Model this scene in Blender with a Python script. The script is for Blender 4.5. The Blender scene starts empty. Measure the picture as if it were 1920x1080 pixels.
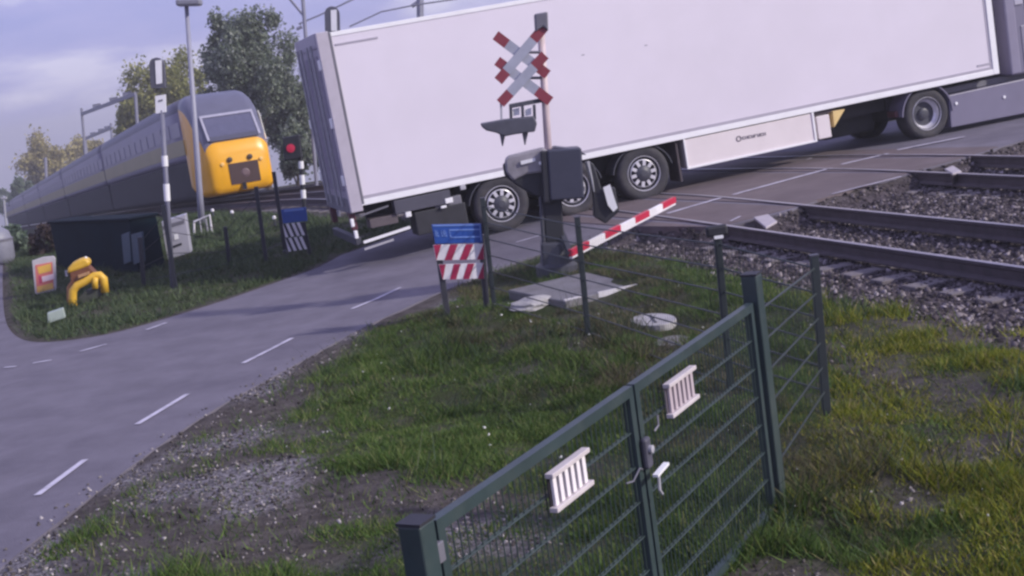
import bpy, math, random
import numpy as np
from mathutils import Vector, Matrix, Euler

# ------------------------------------------------------------------ camera, sky, sun, exposure
scene = bpy.context.scene
COL = scene.collection
F_PX, PITCH, ROLL, CAM_H = 2441.4, 0.16154, -0.14524, 3.0293
_cp, _sp = math.cos(PITCH), math.sin(PITCH)
_fw = Vector((0, _cp, -_sp)); _r0 = Vector((1, 0, 0)); _u0 = Vector((0, _sp, _cp))
_cr, _sr = math.cos(ROLL), math.sin(ROLL)
_rt = _cr * _r0 + _sr * _u0; _up = -_sr * _r0 + _cr * _u0
CAM = Vector((0, 0, CAM_H))
cd = bpy.data.cameras.new('camera'); cam = bpy.data.objects.new('camera', cd); COL.objects.link(cam)
cd.sensor_width = 36; cd.lens = F_PX / 1920 * 36; cd.clip_start = 0.05; cd.clip_end = 5000
cam.matrix_world = Matrix(((_rt.x, _up.x, -_fw.x, 0), (_rt.y, _up.y, -_fw.y, 0), (_rt.z, _up.z, -_fw.z, CAM_H), (0, 0, 0, 1)))
scene.camera = cam

SUN_EL, SUN_AZ = math.radians(29), math.radians(113)     # azimuth from +Y towards +X
sun_dir = Vector((math.sin(SUN_AZ) * math.cos(SUN_EL), math.cos(SUN_AZ) * math.cos(SUN_EL), math.sin(SUN_EL)))
sd = bpy.data.lights.new('sun', 'SUN'); sd.energy = 3.5; sd.angle = math.radians(2.5); sd.color = (1.0, 0.945, 0.86)
so = bpy.data.objects.new('sun', sd); COL.objects.link(so)
so.rotation_euler = (-sun_dir).to_track_quat('-Z', 'Y').to_euler(); so.location = (8, -10, 30)

w = bpy.data.worlds.new('World'); scene.world = w; w.use_nodes = True
nt = w.node_tree; nt.nodes.clear(); N = nt.nodes.new; L = nt.links.new
out = N('ShaderNodeOutputWorld'); bg = N('ShaderNodeBackground'); L(bg.outputs[0], out.inputs[0])
tc = N('ShaderNodeTexCoord'); sep = N('ShaderNodeSeparateXYZ'); L(tc.outputs['Generated'], sep.inputs[0])
mx = N('ShaderNodeMath'); mx.operation = 'MAXIMUM'; L(sep.outputs[2], mx.inputs[0]); mx.inputs[1].default_value = 0.03
cmb = N('ShaderNodeCombineXYZ'); L(sep.outputs[0], cmb.inputs[0]); L(sep.outputs[1], cmb.inputs[1]); L(mx.outputs[0], cmb.inputs[2])
sky = N('ShaderNodeTexSky'); sky.sky_type = 'NISHITA'; sky.sun_disc = False
sky.sun_elevation = SUN_EL; sky.sun_rotation = SUN_AZ; sky.dust_density = 2.0; sky.ozone_density = 2.0
L(cmb.outputs[0], sky.inputs[0])
mp = N('ShaderNodeMapping'); mp.inputs['Scale'].default_value = (1.0, 1.0, 3.6); mp.inputs['Rotation'].default_value = (0.25, 0.35, 0.3); mp.inputs['Location'].default_value = (1.5, .45, -.27)
L(tc.outputs['Generated'], mp.inputs[0])
nz = N('ShaderNodeTexNoise'); nz.inputs['Scale'].default_value = 5.0; nz.inputs['Detail'].default_value = 5; nz.inputs['Roughness'].default_value = 0.55
L(mp.outputs[0], nz.inputs[0])
cr = N('ShaderNodeValToRGB'); e = cr.color_ramp.elements
e[0].position = 0.36; e[0].color = (3.5, 3.75, 8.0, 1); e[1].position = 0.645; e[1].color = (8.0, 7.7, 10.4, 1)
m_ = e.new(0.53); m_.color = (4.6, 4.55, 8.6, 1)
L(nz.outputs[0], cr.inputs[0])
mix = N('ShaderNodeMix'); mix.data_type = 'RGBA'; mix.inputs[0].default_value = 0.86
L(sky.outputs[0], mix.inputs[6]); L(cr.outputs[0], mix.inputs[7]); L(mix.outputs[2], bg.inputs[0])
bg.inputs[1].default_value = 0.095
vs = scene.view_settings; vs.view_transform = 'Standard'; vs.look = 'None'; vs.gamma = 1; vs.exposure = 0.15
scene.cycles.filter_width = 2.6
scene.cycles.max_bounces = 6

rng = np.random.default_rng(7); random.seed(7)

# ------------------------------------------------------------------ lie of the land
KS = [-60, -7, -5, -3.8, -1.8, 0, 1.45, 4, 7.1, 11, 16, 60]
KZ = [0, 0, .03, .10, .27, .37, .42, .51, .59, .68, .70, .70]
# the near rail in plan: straight over the crossing, then a gentle S to the left
_ys = np.arange(-40, 900, 0.5); _sl = np.interp(_ys, [-40, 22, 26, 42, 50, 900], [-.30, -.30, -.545, -.545, -.42, -.42])
_xs = np.cumsum(_sl) * 0.5; _xs = _xs - np.interp(18, _ys, _xs) + (8.96 - .30 * 18)
def rail_x(y): return np.interp(y, _ys, _xs)
def s_of(x, y): return (x - rail_x(y)) * .958
def fall(y):
    t = np.maximum(y - 36, 0); return .061 * t * t / (t + 6)
def road_z(x, y): return np.interp(s_of(x, y), KS, KZ) - fall(y)
def smooth(a, b, v):
    t = np.clip((v - a) / (b - a), 0, 1); return t * t * (3 - 2 * t)
def ray(u, v):
    return ((u - 960) * _rt + (540 - v) * _up + F_PX * _fw) / F_PX
def at(u, v, dz=0.0):
    """survey: point of the road surface level seen along the sight line (u, v)"""
    d = ray(u, v); z = 0.0
    for _ in range(80):
        t = (CAM_H - z - dz) / -d.z; P = CAM + t * d; z = .5 * z + .5 * float(road_z(P.x, P.y))
    return P
def px_of(P):
    d = Vector(P) - CAM; f = d.dot(_fw); return 960 + F_PX * d.dot(_rt) / f, 540 - F_PX * d.dot(_up) / f
def rise(B, u, v):
    """height and sideways lean of a post standing on B whose tip is sighted at (u, v)"""
    d = ray(u, v); A = Matrix(((0, 1, -d.x), (0, 0, -d.y), (1, 0, -d.z))); r = A.inverted() @ (CAM - B)
    return r[0], math.atan2(r[1], r[0])

def in_frame(x, y, z):
    d = Vector((x, y, z)) - CAM; f = d.dot(_fw); u = 960 + F_PX * d.dot(_rt) / f; v = 540 - F_PX * d.dot(_up) / f; return -150 < u < 2300 and -50 < v < 1250
# road outline (plan), surveyed
NEAR = [at(*p) for p in [(-180, 1220), (0, 1065), (140, 955), (290, 840), (420, 755), (560, 680), (700, 603), (830, 545), (930, 505), (1040, 468), (1215, 418)]]
FAR = [at(*p) for p in [(640, 478), (600, 500), (500, 536), (400, 570), (280, 607), (200, 628), (120, 640), (60, 643), (25, 630), (8, 600), (4, 540), (6, 480), (2, 455)]]
DECK_R = [at(*p) for p in [(1345, 428), (1470, 398), (1560, 366), (1690, 330), (1830, 290), (1935, 258)]]
def chaikin(P):
    for _ in range(2): P = [P[0]] + [q for a, b in zip(P[:-1], P[1:]) for q in (a.lerp(b, .25), a.lerp(b, .75))] + [P[-1]]
    return P
NEAR, FAR = chaikin(NEAR), chaikin(FAR)
def p2(P): return (P.x, P.y)
ROAD = [p2(P) for P in NEAR] + [p2(P) for P in DECK_R] + [(17.5, 26.2), (26, 29.2), (24.5, 35.2), (11, 31.0), (2.0, 28.2), (-1.5, 26.6)] + [p2(P) for P in FAR] + [(-30, 60), (-30, 4)]
RD = np.array(ROAD)
def inside(poly, x, y):
    r = np.zeros(np.shape(x), bool); n = len(poly); j = n - 1
    for i in range(n):
        xi, yi = poly[i]; xj, yj = poly[j]
        c = ((yi > y) != (yj > y)) & (x < (xj - xi) * (y - yi) / (yj - yi + 1e-12) + xi); r ^= c; j = i
    return r
def dist(poly, x, y, closed=True):
    d = np.full(np.shape(x), 1e9); n = len(poly)
    for i in range(n if closed else n - 1):
        a = np.array(poly[i]); b = np.array(poly[(i + 1) % n]); ab = b - a
        t = np.clip(((x - a[0]) * ab[0] + (y - a[1]) * ab[1]) / (ab @ ab + 1e-12), 0, 1)
        d = np.minimum(d, np.hypot(x - a[0] - t * ab[0], y - a[1] - t * ab[1]))
    return d
def road_sd(x, y):
    d = dist(ROAD, x, y); return np.where(inside(ROAD, x, y), -d, d)
def vnoise(x, y, s, seed=0):
    x = np.asarray(x, float) / s; y = np.asarray(y, float) / s; ix = np.floor(x).astype(int); iy = np.floor(y).astype(int)
    fx = x - ix; fy = y - iy; fx = fx * fx * (3 - 2 * fx); fy = fy * fy * (3 - 2 * fy)
    def h(a, b):
        v = np.sin(a * 127.1 + b * 311.7 + seed * 74.7) * 43758.5453; return v - np.floor(v)
    return (h(ix, iy) * (1 - fx) + h(ix + 1, iy) * fx) * (1 - fy) + (h(ix, iy + 1) * (1 - fx) + h(ix + 1, iy + 1) * fx) * fy
def land_z(x, y):
    """ground level, road bed sunk a little so the road sheet lies on top"""
    z = road_z(x, y); d = road_sd(x, y); s = s_of(x, y)
    off = smooth(0.0, 1.0, d)
    cut = .215 * smooth(-2.2, -0.6, s) * smooth(0.02, .35, d) * (1 - smooth(9, 12, s))   # ballast lies below the deck
    bump = (vnoise(x, y, .9, 1) - .5) * .10 + (vnoise(x, y, .35, 2) - .5) * .05
    mound = .12 * smooth(.4, 2.0, d) * smooth(-3.0, -4.2, s) * vnoise(x, y, 2.3, 5)
    return z - cut + bump * off * (1 - smooth(-2.4, -1.4, s) * .8) + mound - .05 * smooth(.02, -.12, d) * 1.0 - .006

# ------------------------------------------------------------------ helpers
class MB:
    def __init__(s): s.v = []; s.f = []
    def add(s, vs_, fs):
        o = len(s.v); s.v += [Vector(v) for v in vs_]; s.f += [[i + o for i in f] for f in fs]; return s
    def box(s, a, b, M=None):
        x0, y0, z0 = a; x1, y1, z1 = b
        vs_ = [Vector(c) for c in ((x0, y0, z0), (x1, y0, z0), (x1, y1, z0), (x0, y1, z0), (x0, y0, z1), (x1, y0, z1), (x1, y1, z1), (x0, y1, z1))]
        if M: vs_ = [M @ v for v in vs_]
        return s.add(vs_, [(3, 2, 1, 0), (4, 5, 6, 7), (0, 1, 5, 4), (1, 2, 6, 5), (2, 3, 7, 6), (3, 0, 4, 7)])
    def bar(s, a, b, wx, wy, up=(0, 0, 1)):
        a = Vector(a); b = Vector(b); d = (b - a); l = d.length; d.normalize(); up = Vector(up)
        x = d.cross(up)
        if x.length < 1e-4: x = d.cross(Vector((1, 0, 0)))
        x.normalize(); y = x.cross(d)
        M = Matrix((( x.x, d.x, y.x, a.x), (x.y, d.y, y.y, a.y), (x.z, d.z, y.z, a.z), (0, 0, 0, 1)))
        return s.box((-wx / 2, 0, -wy / 2), (wx / 2, l, wy / 2), M)
    def tube(s, pts, r, n=8, cap=True):
        pts = [Vector(p) for p in pts]; rs = r if isinstance(r, (list, tuple)) else [r] * len(pts); ring = []
        ref = None
        for i, p in enumerate(pts):
            d = (pts[min(i + 1, len(pts) - 1)] - pts[max(i - 1, 0)]).normalized()
            if ref is None: ref = d.orthogonal().normalized()
            ref = (ref - d * ref.dot(d)); ref = ref.normalized() if ref.length > 1e-5 else d.orthogonal().normalized()
            q = d.cross(ref); ring.append([p + rs[i] * (math.cos(2 * math.pi * k / n) * ref + math.sin(2 * math.pi * k / n) * q) for k in range(n)])
        vs_ = [v for R_ in ring for v in R_]; fs = []
        for i in range(len(pts) - 1):
            for k in range(n):
                fs.append((i * n + k, i * n + (k + 1) % n, (i + 1) * n + (k + 1) % n, (i + 1) * n + k))
        if cap: fs.append(list(range(n))[::-1]); fs.append([(len(pts) - 1) * n + k for k in range(n)])
        return s.add(vs_, fs)
    def lathe(s, prof, c, ax, n=28, cap=True):
        """profile of (radius, offset along axis) turned about the axis ax through c"""
        c = Vector(c); ax = Vector(ax).normalized(); p = ax.orthogonal().normalized(); q = ax.cross(p); vs_ = []; fs = []
        for r, o in prof:
            for k in range(n):
                t = 2 * math.pi * k / n; vs_.append(c + ax * o + r * (math.cos(t) * p + math.sin(t) * q))
        for i in range(len(prof) - 1):
            for k in range(n): fs.append((i * n + k, i * n + (k + 1) % n, (i + 1) * n + (k + 1) % n, (i + 1) * n + k))
        if cap and prof[0][0] > 1e-6: fs.append(list(range(n))[::-1])
        if cap and prof[-1][0] > 1e-6: fs.append([(len(prof) - 1) * n + k for k in range(n)])
        return s.add(vs_, fs)
    def prism(s, poly, y0, y1):
        """outline in local x-z given thickness along y"""
        n = len(poly); vs_ = [(x, y0, z) for x, z in poly] + [(x, y1, z) for x, z in poly]
        fs = [list(range(n)), [n + i for i in range(n)][::-1]] + [(i, i + n, (i + 1) % n + n, (i + 1) % n) for i in range(n)]
        return s.add(vs_, fs)
    def build(s, name, m, parent=None, bevel=0, smooth_=False, label=None):
        me = bpy.data.meshes.new(name); me.from_pydata([tuple(v) for v in s.v], [], s.f)
        for mm in (m if isinstance(m, (list, tuple)) else [m]): me.materials.append(mm)
        import bmesh
        bm = bmesh.new(); bm.from_mesh(me); bmesh.ops.recalc_face_normals(bm, faces=bm.faces); bm.to_mesh(me); bm.free()
        if smooth_:
            for p in me.polygons: p.use_smooth = True
        o = bpy.data.objects.new(name, me); COL.objects.link(o)
        if bevel:
            b = o.modifiers.new('bevel', 'BEVEL'); b.width = bevel; b.segments = 2; b.limit_method = 'ANGLE'
        if parent: o.parent = parent
        if label: o['label'] = label
        return o
def tag(o, label, cat, group=None, kind=None):
    if kind: o['kind'] = kind
    if label: o['label'] = label
    if cat: o['category'] = cat
    if group: o['group'] = group
    return o
def thing(name, label, cat, M, group=None):
    o = bpy.data.objects.new(name, None); COL.objects.link(o); o.empty_display_size = .3
    o.matrix_world = M if isinstance(M, Matrix) else Matrix.Translation(M)
    return tag(o, label, cat, group)
def npmesh(name, V, Fq, mats, parent=None, k=4):
    me = bpy.data.meshes.new(name); V = np.asarray(V, np.float32); Fq = np.asarray(Fq, np.int32)
    me.vertices.add(len(V)); me.vertices.foreach_set('co', V.ravel()); n = len(Fq)
    me.loops.add(n * k); me.loops.foreach_set('vertex_index', Fq.ravel()); me.polygons.add(n)
    me.polygons.foreach_set('loop_start', np.arange(0, n * k, k, dtype=np.int32))
    try: me.polygons.foreach_set('loop_total', np.full(n, k, np.int32))
    except Exception: pass
    me.update(calc_edges=True); me.validate()
    for m in mats: me.materials.append(m)
    o = bpy.data.objects.new(name, me); COL.objects.link(o)
    if parent: o.parent = parent
    return o
def basis(P, yaw=0.0, lean=0.0):
    return Matrix.Translation(P) @ Matrix.Rotation(lean, 4, 'Y') @ Matrix.Rotation(yaw, 4, 'Z')
def local(M, u, v, y=0.0):
    """local x, z where the sight line (u, v) meets the local plane y"""
    I = M.inverted(); o = I @ CAM; d = I.to_3x3() @ ray(u, v); t = (y - o.y) / d.y; P = o + t * d; return P.x, P.z

# ------------------------------------------------------------------ materials
MATS = {}
def mat(name, c, rough=.6, var=.12, scale=6, metal=0.0, bump=0.0, bscale=None, spec=.5, coat=0.0, dirt=None, dirt_amt=.4):
    if name in MATS: return MATS[name]
    m = bpy.data.materials.new(name); m.use_nodes = True; t = m.node_tree; b = t.nodes['Principled BSDF']
    b.inputs['Roughness'].default_value = rough; b.inputs['Metallic'].default_value = metal
    b.inputs['Specular IOR Level'].default_value = spec; b.inputs['Coat Weight'].default_value = coat
    co = t.nodes.new('ShaderNodeTexCoord'); n = t.nodes.new('ShaderNodeTexNoise'); n.inputs['Scale'].default_value = scale
    n.inputs['Detail'].default_value = 8; n.inputs['Roughness'].default_value = .65; t.links.new(co.outputs['Object'], n.inputs[0])
    r = t.nodes.new('ShaderNodeValToRGB'); e = r.color_ramp.elements
    e[0].position = .3; e[1].position = .7
    e[0].color = tuple(x * (1 - var) for x in c) + (1,); e[1].color = tuple(min(1, x * (1 + var)) for x in c) + (1,)
    t.links.new(n.outputs[0], r.inputs[0]); last = r.outputs[0]
    if dirt:
        n2 = t.nodes.new('ShaderNodeTexNoise'); n2.inputs['Scale'].default_value = scale * .37; n2.inputs['Detail'].default_value = 10; n2.inputs['Roughness'].default_value = .7
        t.links.new(co.outputs['Object'], n2.inputs[0])
        r2 = t.nodes.new('ShaderNodeValToRGB'); r2.color_ramp.elements[0].position = .48; r2.color_ramp.elements[1].position = .68
        r2.color_ramp.elements[1].color = (dirt_amt,) * 3 + (1,); t.links.new(n2.outputs[0], r2.inputs[0])
        x = t.nodes.new('ShaderNodeMix'); x.data_type = 'RGBA'; t.links.new(r2.outputs[0], x.inputs[0]); t.links.new(last, x.inputs[6]); x.inputs[7].default_value = tuple(dirt) + (1,)
        last = x.outputs[2]
    t.links.new(last, b.inputs['Base Color'])
    if bump:
        n3 = t.nodes.new('ShaderNodeTexNoise'); n3.inputs['Scale'].default_value = bscale or scale * 5; n3.inputs['Detail'].default_value = 6
        t.links.new(co.outputs['Object'], n3.inputs[0]); bp = t.nodes.new('ShaderNodeBump'); bp.inputs['Strength'].default_value = bump; bp.inputs['Distance'].default_value = .02
        t.links.new(n3.outputs[0], bp.inputs['Height']); t.links.new(bp.outputs[0], b.inputs['Normal'])
    MATS[name] = m; return m
def island_mat(name, stops, rough=.6, trans=0.0, patch=None, patch_scale=1.0):
    """colour differs from leaf to leaf (or stone to stone); patch shifts whole areas"""
    m = bpy.data.materials.new(name); m.use_nodes = True; t = m.node_tree; b = t.nodes['Principled BSDF']; b.inputs['Roughness'].default_value = rough
    b.inputs['Specular IOR Level'].default_value = .25
    g = t.nodes.new('ShaderNodeNewGeometry'); r = t.nodes.new('ShaderNodeValToRGB'); el = r.color_ramp.elements
    el[0].position, el[0].color = stops[0][0], stops[0][1] + (1,); el[1].position, el[1].color = stops[-1][0], stops[-1][1] + (1,)
    for p, c in stops[1:-1]: q = el.new(p); q.color = c + (1,)
    t.links.new(g.outputs['Random Per Island'], r.inputs[0]); last = r.outputs[0]
    if patch:
        co = t.nodes.new('ShaderNodeTexCoord'); n = t.nodes.new('ShaderNodeTexNoise'); n.inputs['Scale'].default_value = patch_scale; n.inputs['Detail'].default_value = 5
        t.links.new(co.outputs['Object'], n.inputs[0]); r2 = t.nodes.new('ShaderNodeValToRGB'); r2.color_ramp.elements[0].position = .45; r2.color_ramp.elements[1].position = .66
        r2.color_ramp.elements[1].color = (.75, .75, .75, 1)
        t.links.new(n.outputs[0], r2.inputs[0]); x = t.nodes.new('ShaderNodeMix'); x.data_type = 'RGBA'
        t.links.new(r2.outputs[0], x.inputs[0]); t.links.new(last, x.inputs[6]); x.inputs[7].default_value = patch + (1,); last = x.outputs[2]
    t.links.new(last, b.inputs['Base Color'])
    if trans:
        tr = t.nodes.new('ShaderNodeBsdfTranslucent'); t.links.new(last, tr.inputs[0]); ms = t.nodes.new('ShaderNodeMixShader'); ms.inputs[0].default_value = trans
        o = t.nodes['Material Output']; t.links.new(b.outputs[0], ms.inputs[1]); t.links.new(tr.outputs[0], ms.inputs[2]); t.links.new(ms.outputs[0], o.inputs[0])
    return m
def emit(name, c, s):
    m = bpy.data.materials.new(name); m.use_nodes = True; b = m.node_tree.nodes['Principled BSDF']
    b.inputs['Base Color'].default_value = c + (1,); b.inputs['Emission Color'].default_value = c + (1,); b.inputs['Emission Strength'].default_value = s; return m

WHITE = mat('trailer_white', (.73, .675, .765), .38, .03, .7, dirt=(.55, .52, .55), dirt_amt=.18, coat=.15)
RAILW = mat('bright_rail', (.86, .85, .88), .3, .05, 3)
LAV = mat('grey_lavender_paint', (.185, .17, .25), .4, .06, 2, coat=.2)
DOORM = mat('door_panel', (.36, .33, .42), .45, .06, 2, dirt=(.25, .22, .25), dirt_amt=.35)
BLACK = mat('black_chassis', (.022, .022, .03), .6, .3, 5)
RUBBER = mat('tyre_rubber', (.035, .033, .042), .8, .25, 8, dirt=(.10, .085, .085), dirt_amt=.5)
ALLOY = mat('wheel_alloy', (.72, .70, .76), .3, .08, 6, metal=.35)
DARKGREY = mat('dark_grey_plastic', (.055, .055, .075), .5, .15, 5)
MIDGREY = mat('mid_grey_metal', (.16, .155, .19), .5, .12, 5)
LGREY = mat('light_grey_metal', (.42, .41, .46), .45, .1, 5)
GALV = mat('galvanised', (.36, .36, .40), .45, .15, 9, metal=.4)
RED = mat('signal_red', (.45, .03, .06), .45, .12, 4)
WPAINT = mat('white_paint', (.78, .75, .80), .45, .06, 5, dirt=(.4, .37, .36), dirt_amt=.3)
SHADED_WHITE = mat('shaded_white_plate', (.40, .41, .50), .5, .1, 5)  # white cross slats, their shade mixed into this grey-blue colour
GREENM = mat('green_powder_coat', (.034, .053, .057), .42, .15, 6, dirt=(.09, .10, .09), dirt_amt=.3)
BLUE = mat('sign_blue', (.02, .075, .33), .4, .15, 4)
PALEBLUE = mat('pale_blue_letters', (.16, .27, .62), .5, .1, 6)
YELLOW = mat('train_yellow', (.80, .385, .006), .35, .05, 2, coat=.2)
YEL2 = mat('machine_yellow', (.70, .42, .04), .45, .12, 5)
CONC = mat('concrete', (.34, .32, .32), .85, .2, 7, bump=.4, dirt=(.15, .14, .13), dirt_amt=.6)
SKIRTW = mat('skirt_white', (.74, .67, .69), .4, .04, 2, dirt=(.5, .42, .42), dirt_amt=.25)
RUST = mat('rail_rust', (.062, .048, .058), .7, .3, 6)
MIDDARK = mat('under_panel', (.075, .073, .10), .5, .12, 5)
STEEL = mat('rail_head', (.34, .32, .37), .38, .15, 9, metal=.5)
WOODM = mat('sleeper_concrete', (.16, .14, .15), .9, .25, 8, bump=.4)
BARK = mat('bark', (.07, .055, .045), .9, .3, 8, bump=.5)

# ------------------------------------------------------------------ ground sheet, road, markings, crossing deck, tracks
def axis(lo, hi, st, far, g=1.28):
    a = list(np.arange(lo, hi + 1e-6, st)); d = st
    while a[-1] < far: d *= g; a.append(a[-1] + d)
    d = st
    while a[0] > -far: d *= g; a.insert(0, a[0] - d)
    return np.array(a)
gx = axis(-15, 16, .2, 1500); gy = axis(1, 46, .25, 1800)
X, Y = np.meshgrid(gx, gy); Z = land_z(X, Y)
V = np.stack([X, Y, Z], -1).reshape(-1, 3); nx, ny = len(gx), len(gy)
I = (np.arange(ny - 1)[:, None] * nx + np.arange(nx - 1)[None]).ravel()
CLEAR = []
BARE = [[p2(at(*p)) for p in q] for q in ([(1650, 594), (1760, 592), (1960, 615), (1960, 665), (1800, 645), (1690, 615)], [(1370, 1110), (1415, 1050), (1480, 1040), (1560, 1055), (1660, 1110)])]
BROWN = [p2(at(*p)) for p in [(1480, 860), (1540, 815), (1650, 840), (1700, 920), (1640, 990), (1500, 960), (1440, 940)]]
DIRT = [p2(at(*p)) for p in [(-40, 1120), (280, 860), (545, 700), (600, 740), (585, 800), (560, 850), (640, 885), (760, 885), (850, 900), (940, 880), (1010, 900), (1000, 985), (900, 1040), (820, 1085), (600, 1120), (300, 1150)]]
TUFT = [p2(at(*p)) for p in [(590, 1010), (700, 985), (800, 1010), (860, 1080), (830, 1160), (640, 1140)]]
def zones(x, y):
    """how much grass, gravel and bare soil (0..1) grows or lies at a place"""
    d = road_sd(x, y); s = s_of(x, y)
    ballast = smooth(-1.6, -1.2, s + (vnoise(x, y, .5, 9) - .5) * .7) * (1 - smooth(9, 11, s)) * smooth(0, .2, d)
    near = (x > -7) & (y < 19) & (s < -1)
    wob = (vnoise(x, y, .8, 3) - .5) * .9 + (vnoise(x, y, .3, 13) - .5) * .35
    strip = 1 - smooth(.25, .95, d + wob * .8)
    dd_ = dist(DIRT, x, y); dd_ = np.where(inside(DIRT, x, y), -dd_, dd_); dirt = 1 - smooth(-.35, .35, dd_ + wob)
    gt_ = dist(TUFT, x, y); gt_ = np.where(inside(TUFT, x, y), -gt_, gt_); dirt = dirt * smooth(-.3, .2, gt_ + wob * .6)
    bare = np.where(near, np.maximum(strip, dirt * .95), 0)
    grav = bare * smooth(.44, .64, vnoise(x, y, .75, 8))
    path = np.exp(-((s + 2.75 + .12 * (y - 10)) / .42) ** 2) * ((x > 2.6) & (y < 13)) * .9
    bare = np.maximum(bare, path)
    bare = np.maximum(bare, .8 * smooth(.66, .80, vnoise(x, y, .75, 51)) * ((x > 1.7) & (y < 12)))
    bare = np.maximum(bare, .45 * smooth(.60, .78, vnoise(x, y, .5, 52)) * smooth(-5.2, -4.4, s) * ((x < 1.7) & (y < 17)))
    for q in BARE:
        qd = dist(q, x, y); qd = np.where(inside(q, x, y), -qd, qd); bare = np.maximum(bare, .97 * (1 - smooth(-.12, .16, qd + (vnoise(x, y, .35, 61) - .5) * .3)))
    grass = (1 - np.clip(bare, 0, 1)) * (1 - ballast) * smooth(.02, .35, d)
    grass = grass * (.62 + .38 * smooth(.3, .55, vnoise(x, y, .6, 11))) * (.5 + .5 * smooth(.25, .55, vnoise(x, y, .2, 12)))
    for q in CLEAR: grass = np.where(inside(q, x, y), 0, grass)
    return grass, grav, ballast, bare
G_, R_, B_, S_ = zones(X.ravel(), Y.ravel())
gm = bpy.data.materials.new('verge_soil'); gm.use_nodes = True; t = gm.node_tree; b = t.nodes['Principled BSDF']; b.inputs['Roughness'].default_value = .95; b.inputs['Specular IOR Level'].default_value = .1
at_ = t.nodes.new('ShaderNodeAttribute'); at_.attribute_name = 'zone'; sp = t.nodes.new('ShaderNodeSeparateColor'); t.links.new(at_.outputs['Color'], sp.inputs[0])
co = t.nodes.new('ShaderNodeTexCoord')
def noise_ramp(scale, c0, c1, p0=.35, p1=.65, vor=False):
    n = t.nodes.new('ShaderNodeTexVoronoi' if vor else 'ShaderNodeTexNoise'); n.inputs['Scale'].default_value = scale
    if not vor: n.inputs['Detail'].default_value = 8; n.inputs['Roughness'].default_value = .7
    t.links.new(co.outputs['Object'], n.inputs['Vector']); r = t.nodes.new('ShaderNodeValToRGB'); e = r.color_ramp.elements
    e[0].position = p0; e[1].position = p1; e[0].color = c0 + (1,); e[1].color = c1 + (1,)
    if vor:
        s2 = t.nodes.new('ShaderNodeSeparateColor'); t.links.new(n.outputs['Color'], s2.inputs[0]); t.links.new(s2.outputs[0], r.inputs[0])
    else: t.links.new(n.outputs[0], r.inputs[0])
    return r.outputs[0]
def mixc(f, a, b_):
    x = t.nodes.new('ShaderNodeMix'); x.data_type = 'RGBA'; t.links.new(f, x.inputs[0]); t.links.new(a, x.inputs[6]); t.links.new(b_, x.inputs[7]); return x.outputs[2]
soil = noise_ramp(6, (.045, .038, .035), (.118, .102, .098)); grs = noise_ramp(2.6, (.018, .028, .008), (.050, .066, .015)); grv = noise_ramp(34, (.06, .055, .06), (.27, .25, .27), 0, 1, True)
bal = noise_ramp(22, (.025, .021, .025), (.11, .09, .10), 0, 1, True)
c = mixc(sp.outputs[0], soil, grs); c = mixc(sp.outputs[1], c, grv); c = mixc(sp.outputs[2], c, bal); t.links.new(c, b.inputs['Base Color'])
bn = t.nodes.new('ShaderNodeTexNoise'); bn.inputs['Scale'].default_value = 30; bn.inputs['Detail'].default_value = 5; t.links.new(co.outputs['Object'], bn.inputs['Vector'])
bp = t.nodes.new('ShaderNodeBump'); bp.inputs['Strength'].default_value = .7; bp.inputs['Distance'].default_value = .03; t.links.new(bn.outputs[0], bp.inputs['Height']); t.links.new(bp.outputs[0], b.inputs['Normal'])
go = npmesh('ground', V, np.stack([I, I + 1, I + nx + 1, I + nx], 1), [gm]); go['kind'] = 'structure'
ca = go.data.color_attributes.new('zone', 'FLOAT_COLOR', 'POINT'); ca.data.foreach_set('color', np.stack([G_, R_, B_, np.ones_like(G_)], 1).astype(np.float32).ravel())
for p in go.data.polygons: p.use_smooth = True

import bmesh
from mathutils.geometry import tessellate_polygon
def sheet(name, poly, m, lift, thick=0.0, step=.5, zf=road_z):
    bm = bmesh.new(); vs_ = [bm.verts.new((x, y, 0)) for x, y in poly]
    for tri in tessellate_polygon([[Vector((x, y, 0)) for x, y in poly]]):
        if len({vs_[i] for i in tri}) == 3: bm.faces.new([vs_[i] for i in tri])
    xs = [q[0] for q in poly]; ys = [q[1] for q in poly]
    for ax, lo, hi in ((0, min(xs), max(xs)), (1, min(ys), max(ys))):
        k = math.ceil(lo / step) * step
        while k < hi:
            no = (1, 0, 0) if ax == 0 else (0, 1, 0); bmesh.ops.bisect_plane(bm, geom=bm.verts[:] + bm.edges[:] + bm.faces[:], plane_co=(k, k, 0), plane_no=no); k += step
    for v in bm.verts: v.co.z = float(zf(v.co.x, v.co.y)) + lift
    bmesh.ops.recalc_face_normals(bm, faces=bm.faces[:])
    if bm.faces[:] and sum(f.normal.z for f in bm.faces) < 0: bmesh.ops.reverse_faces(bm, faces=bm.faces[:])
    if thick:
        ed = [e for e in bm.edges if e.is_boundary]; r = bmesh.ops.extrude_edge_only(bm, edges=ed)
        for v in [g for g in r['geom'] if isinstance(g, bmesh.types.BMVert)]: v.co.z -= thick
    me = bpy.data.meshes.new(name); bm.to_mesh(me); bm.free(); me.materials.append(m)
    o = bpy.data.objects.new(name, me); COL.objects.link(o); return o
asphalt = mat('asphalt', (.160, .146, .182), .82, .16, 1.6, bump=.5, bscale=70, spec=.3, dirt=(.105, .095, .125), dirt_amt=.8)
deckm = mat('crossing_panels', (.138, .110, .118), .8, .2, 1.6, bump=.3, bscale=60, spec=.3, dirt=(.10, .075, .085), dirt_amt=.6)
tag(sheet('road', ROAD, asphalt, .0, .25), 'grey asphalt road', None, kind='structure')
DR = [p2(P) for P in DECK_R]
def so_pt(s, y):
    return (float(rail_x(y)) + s / .958, y)
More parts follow.
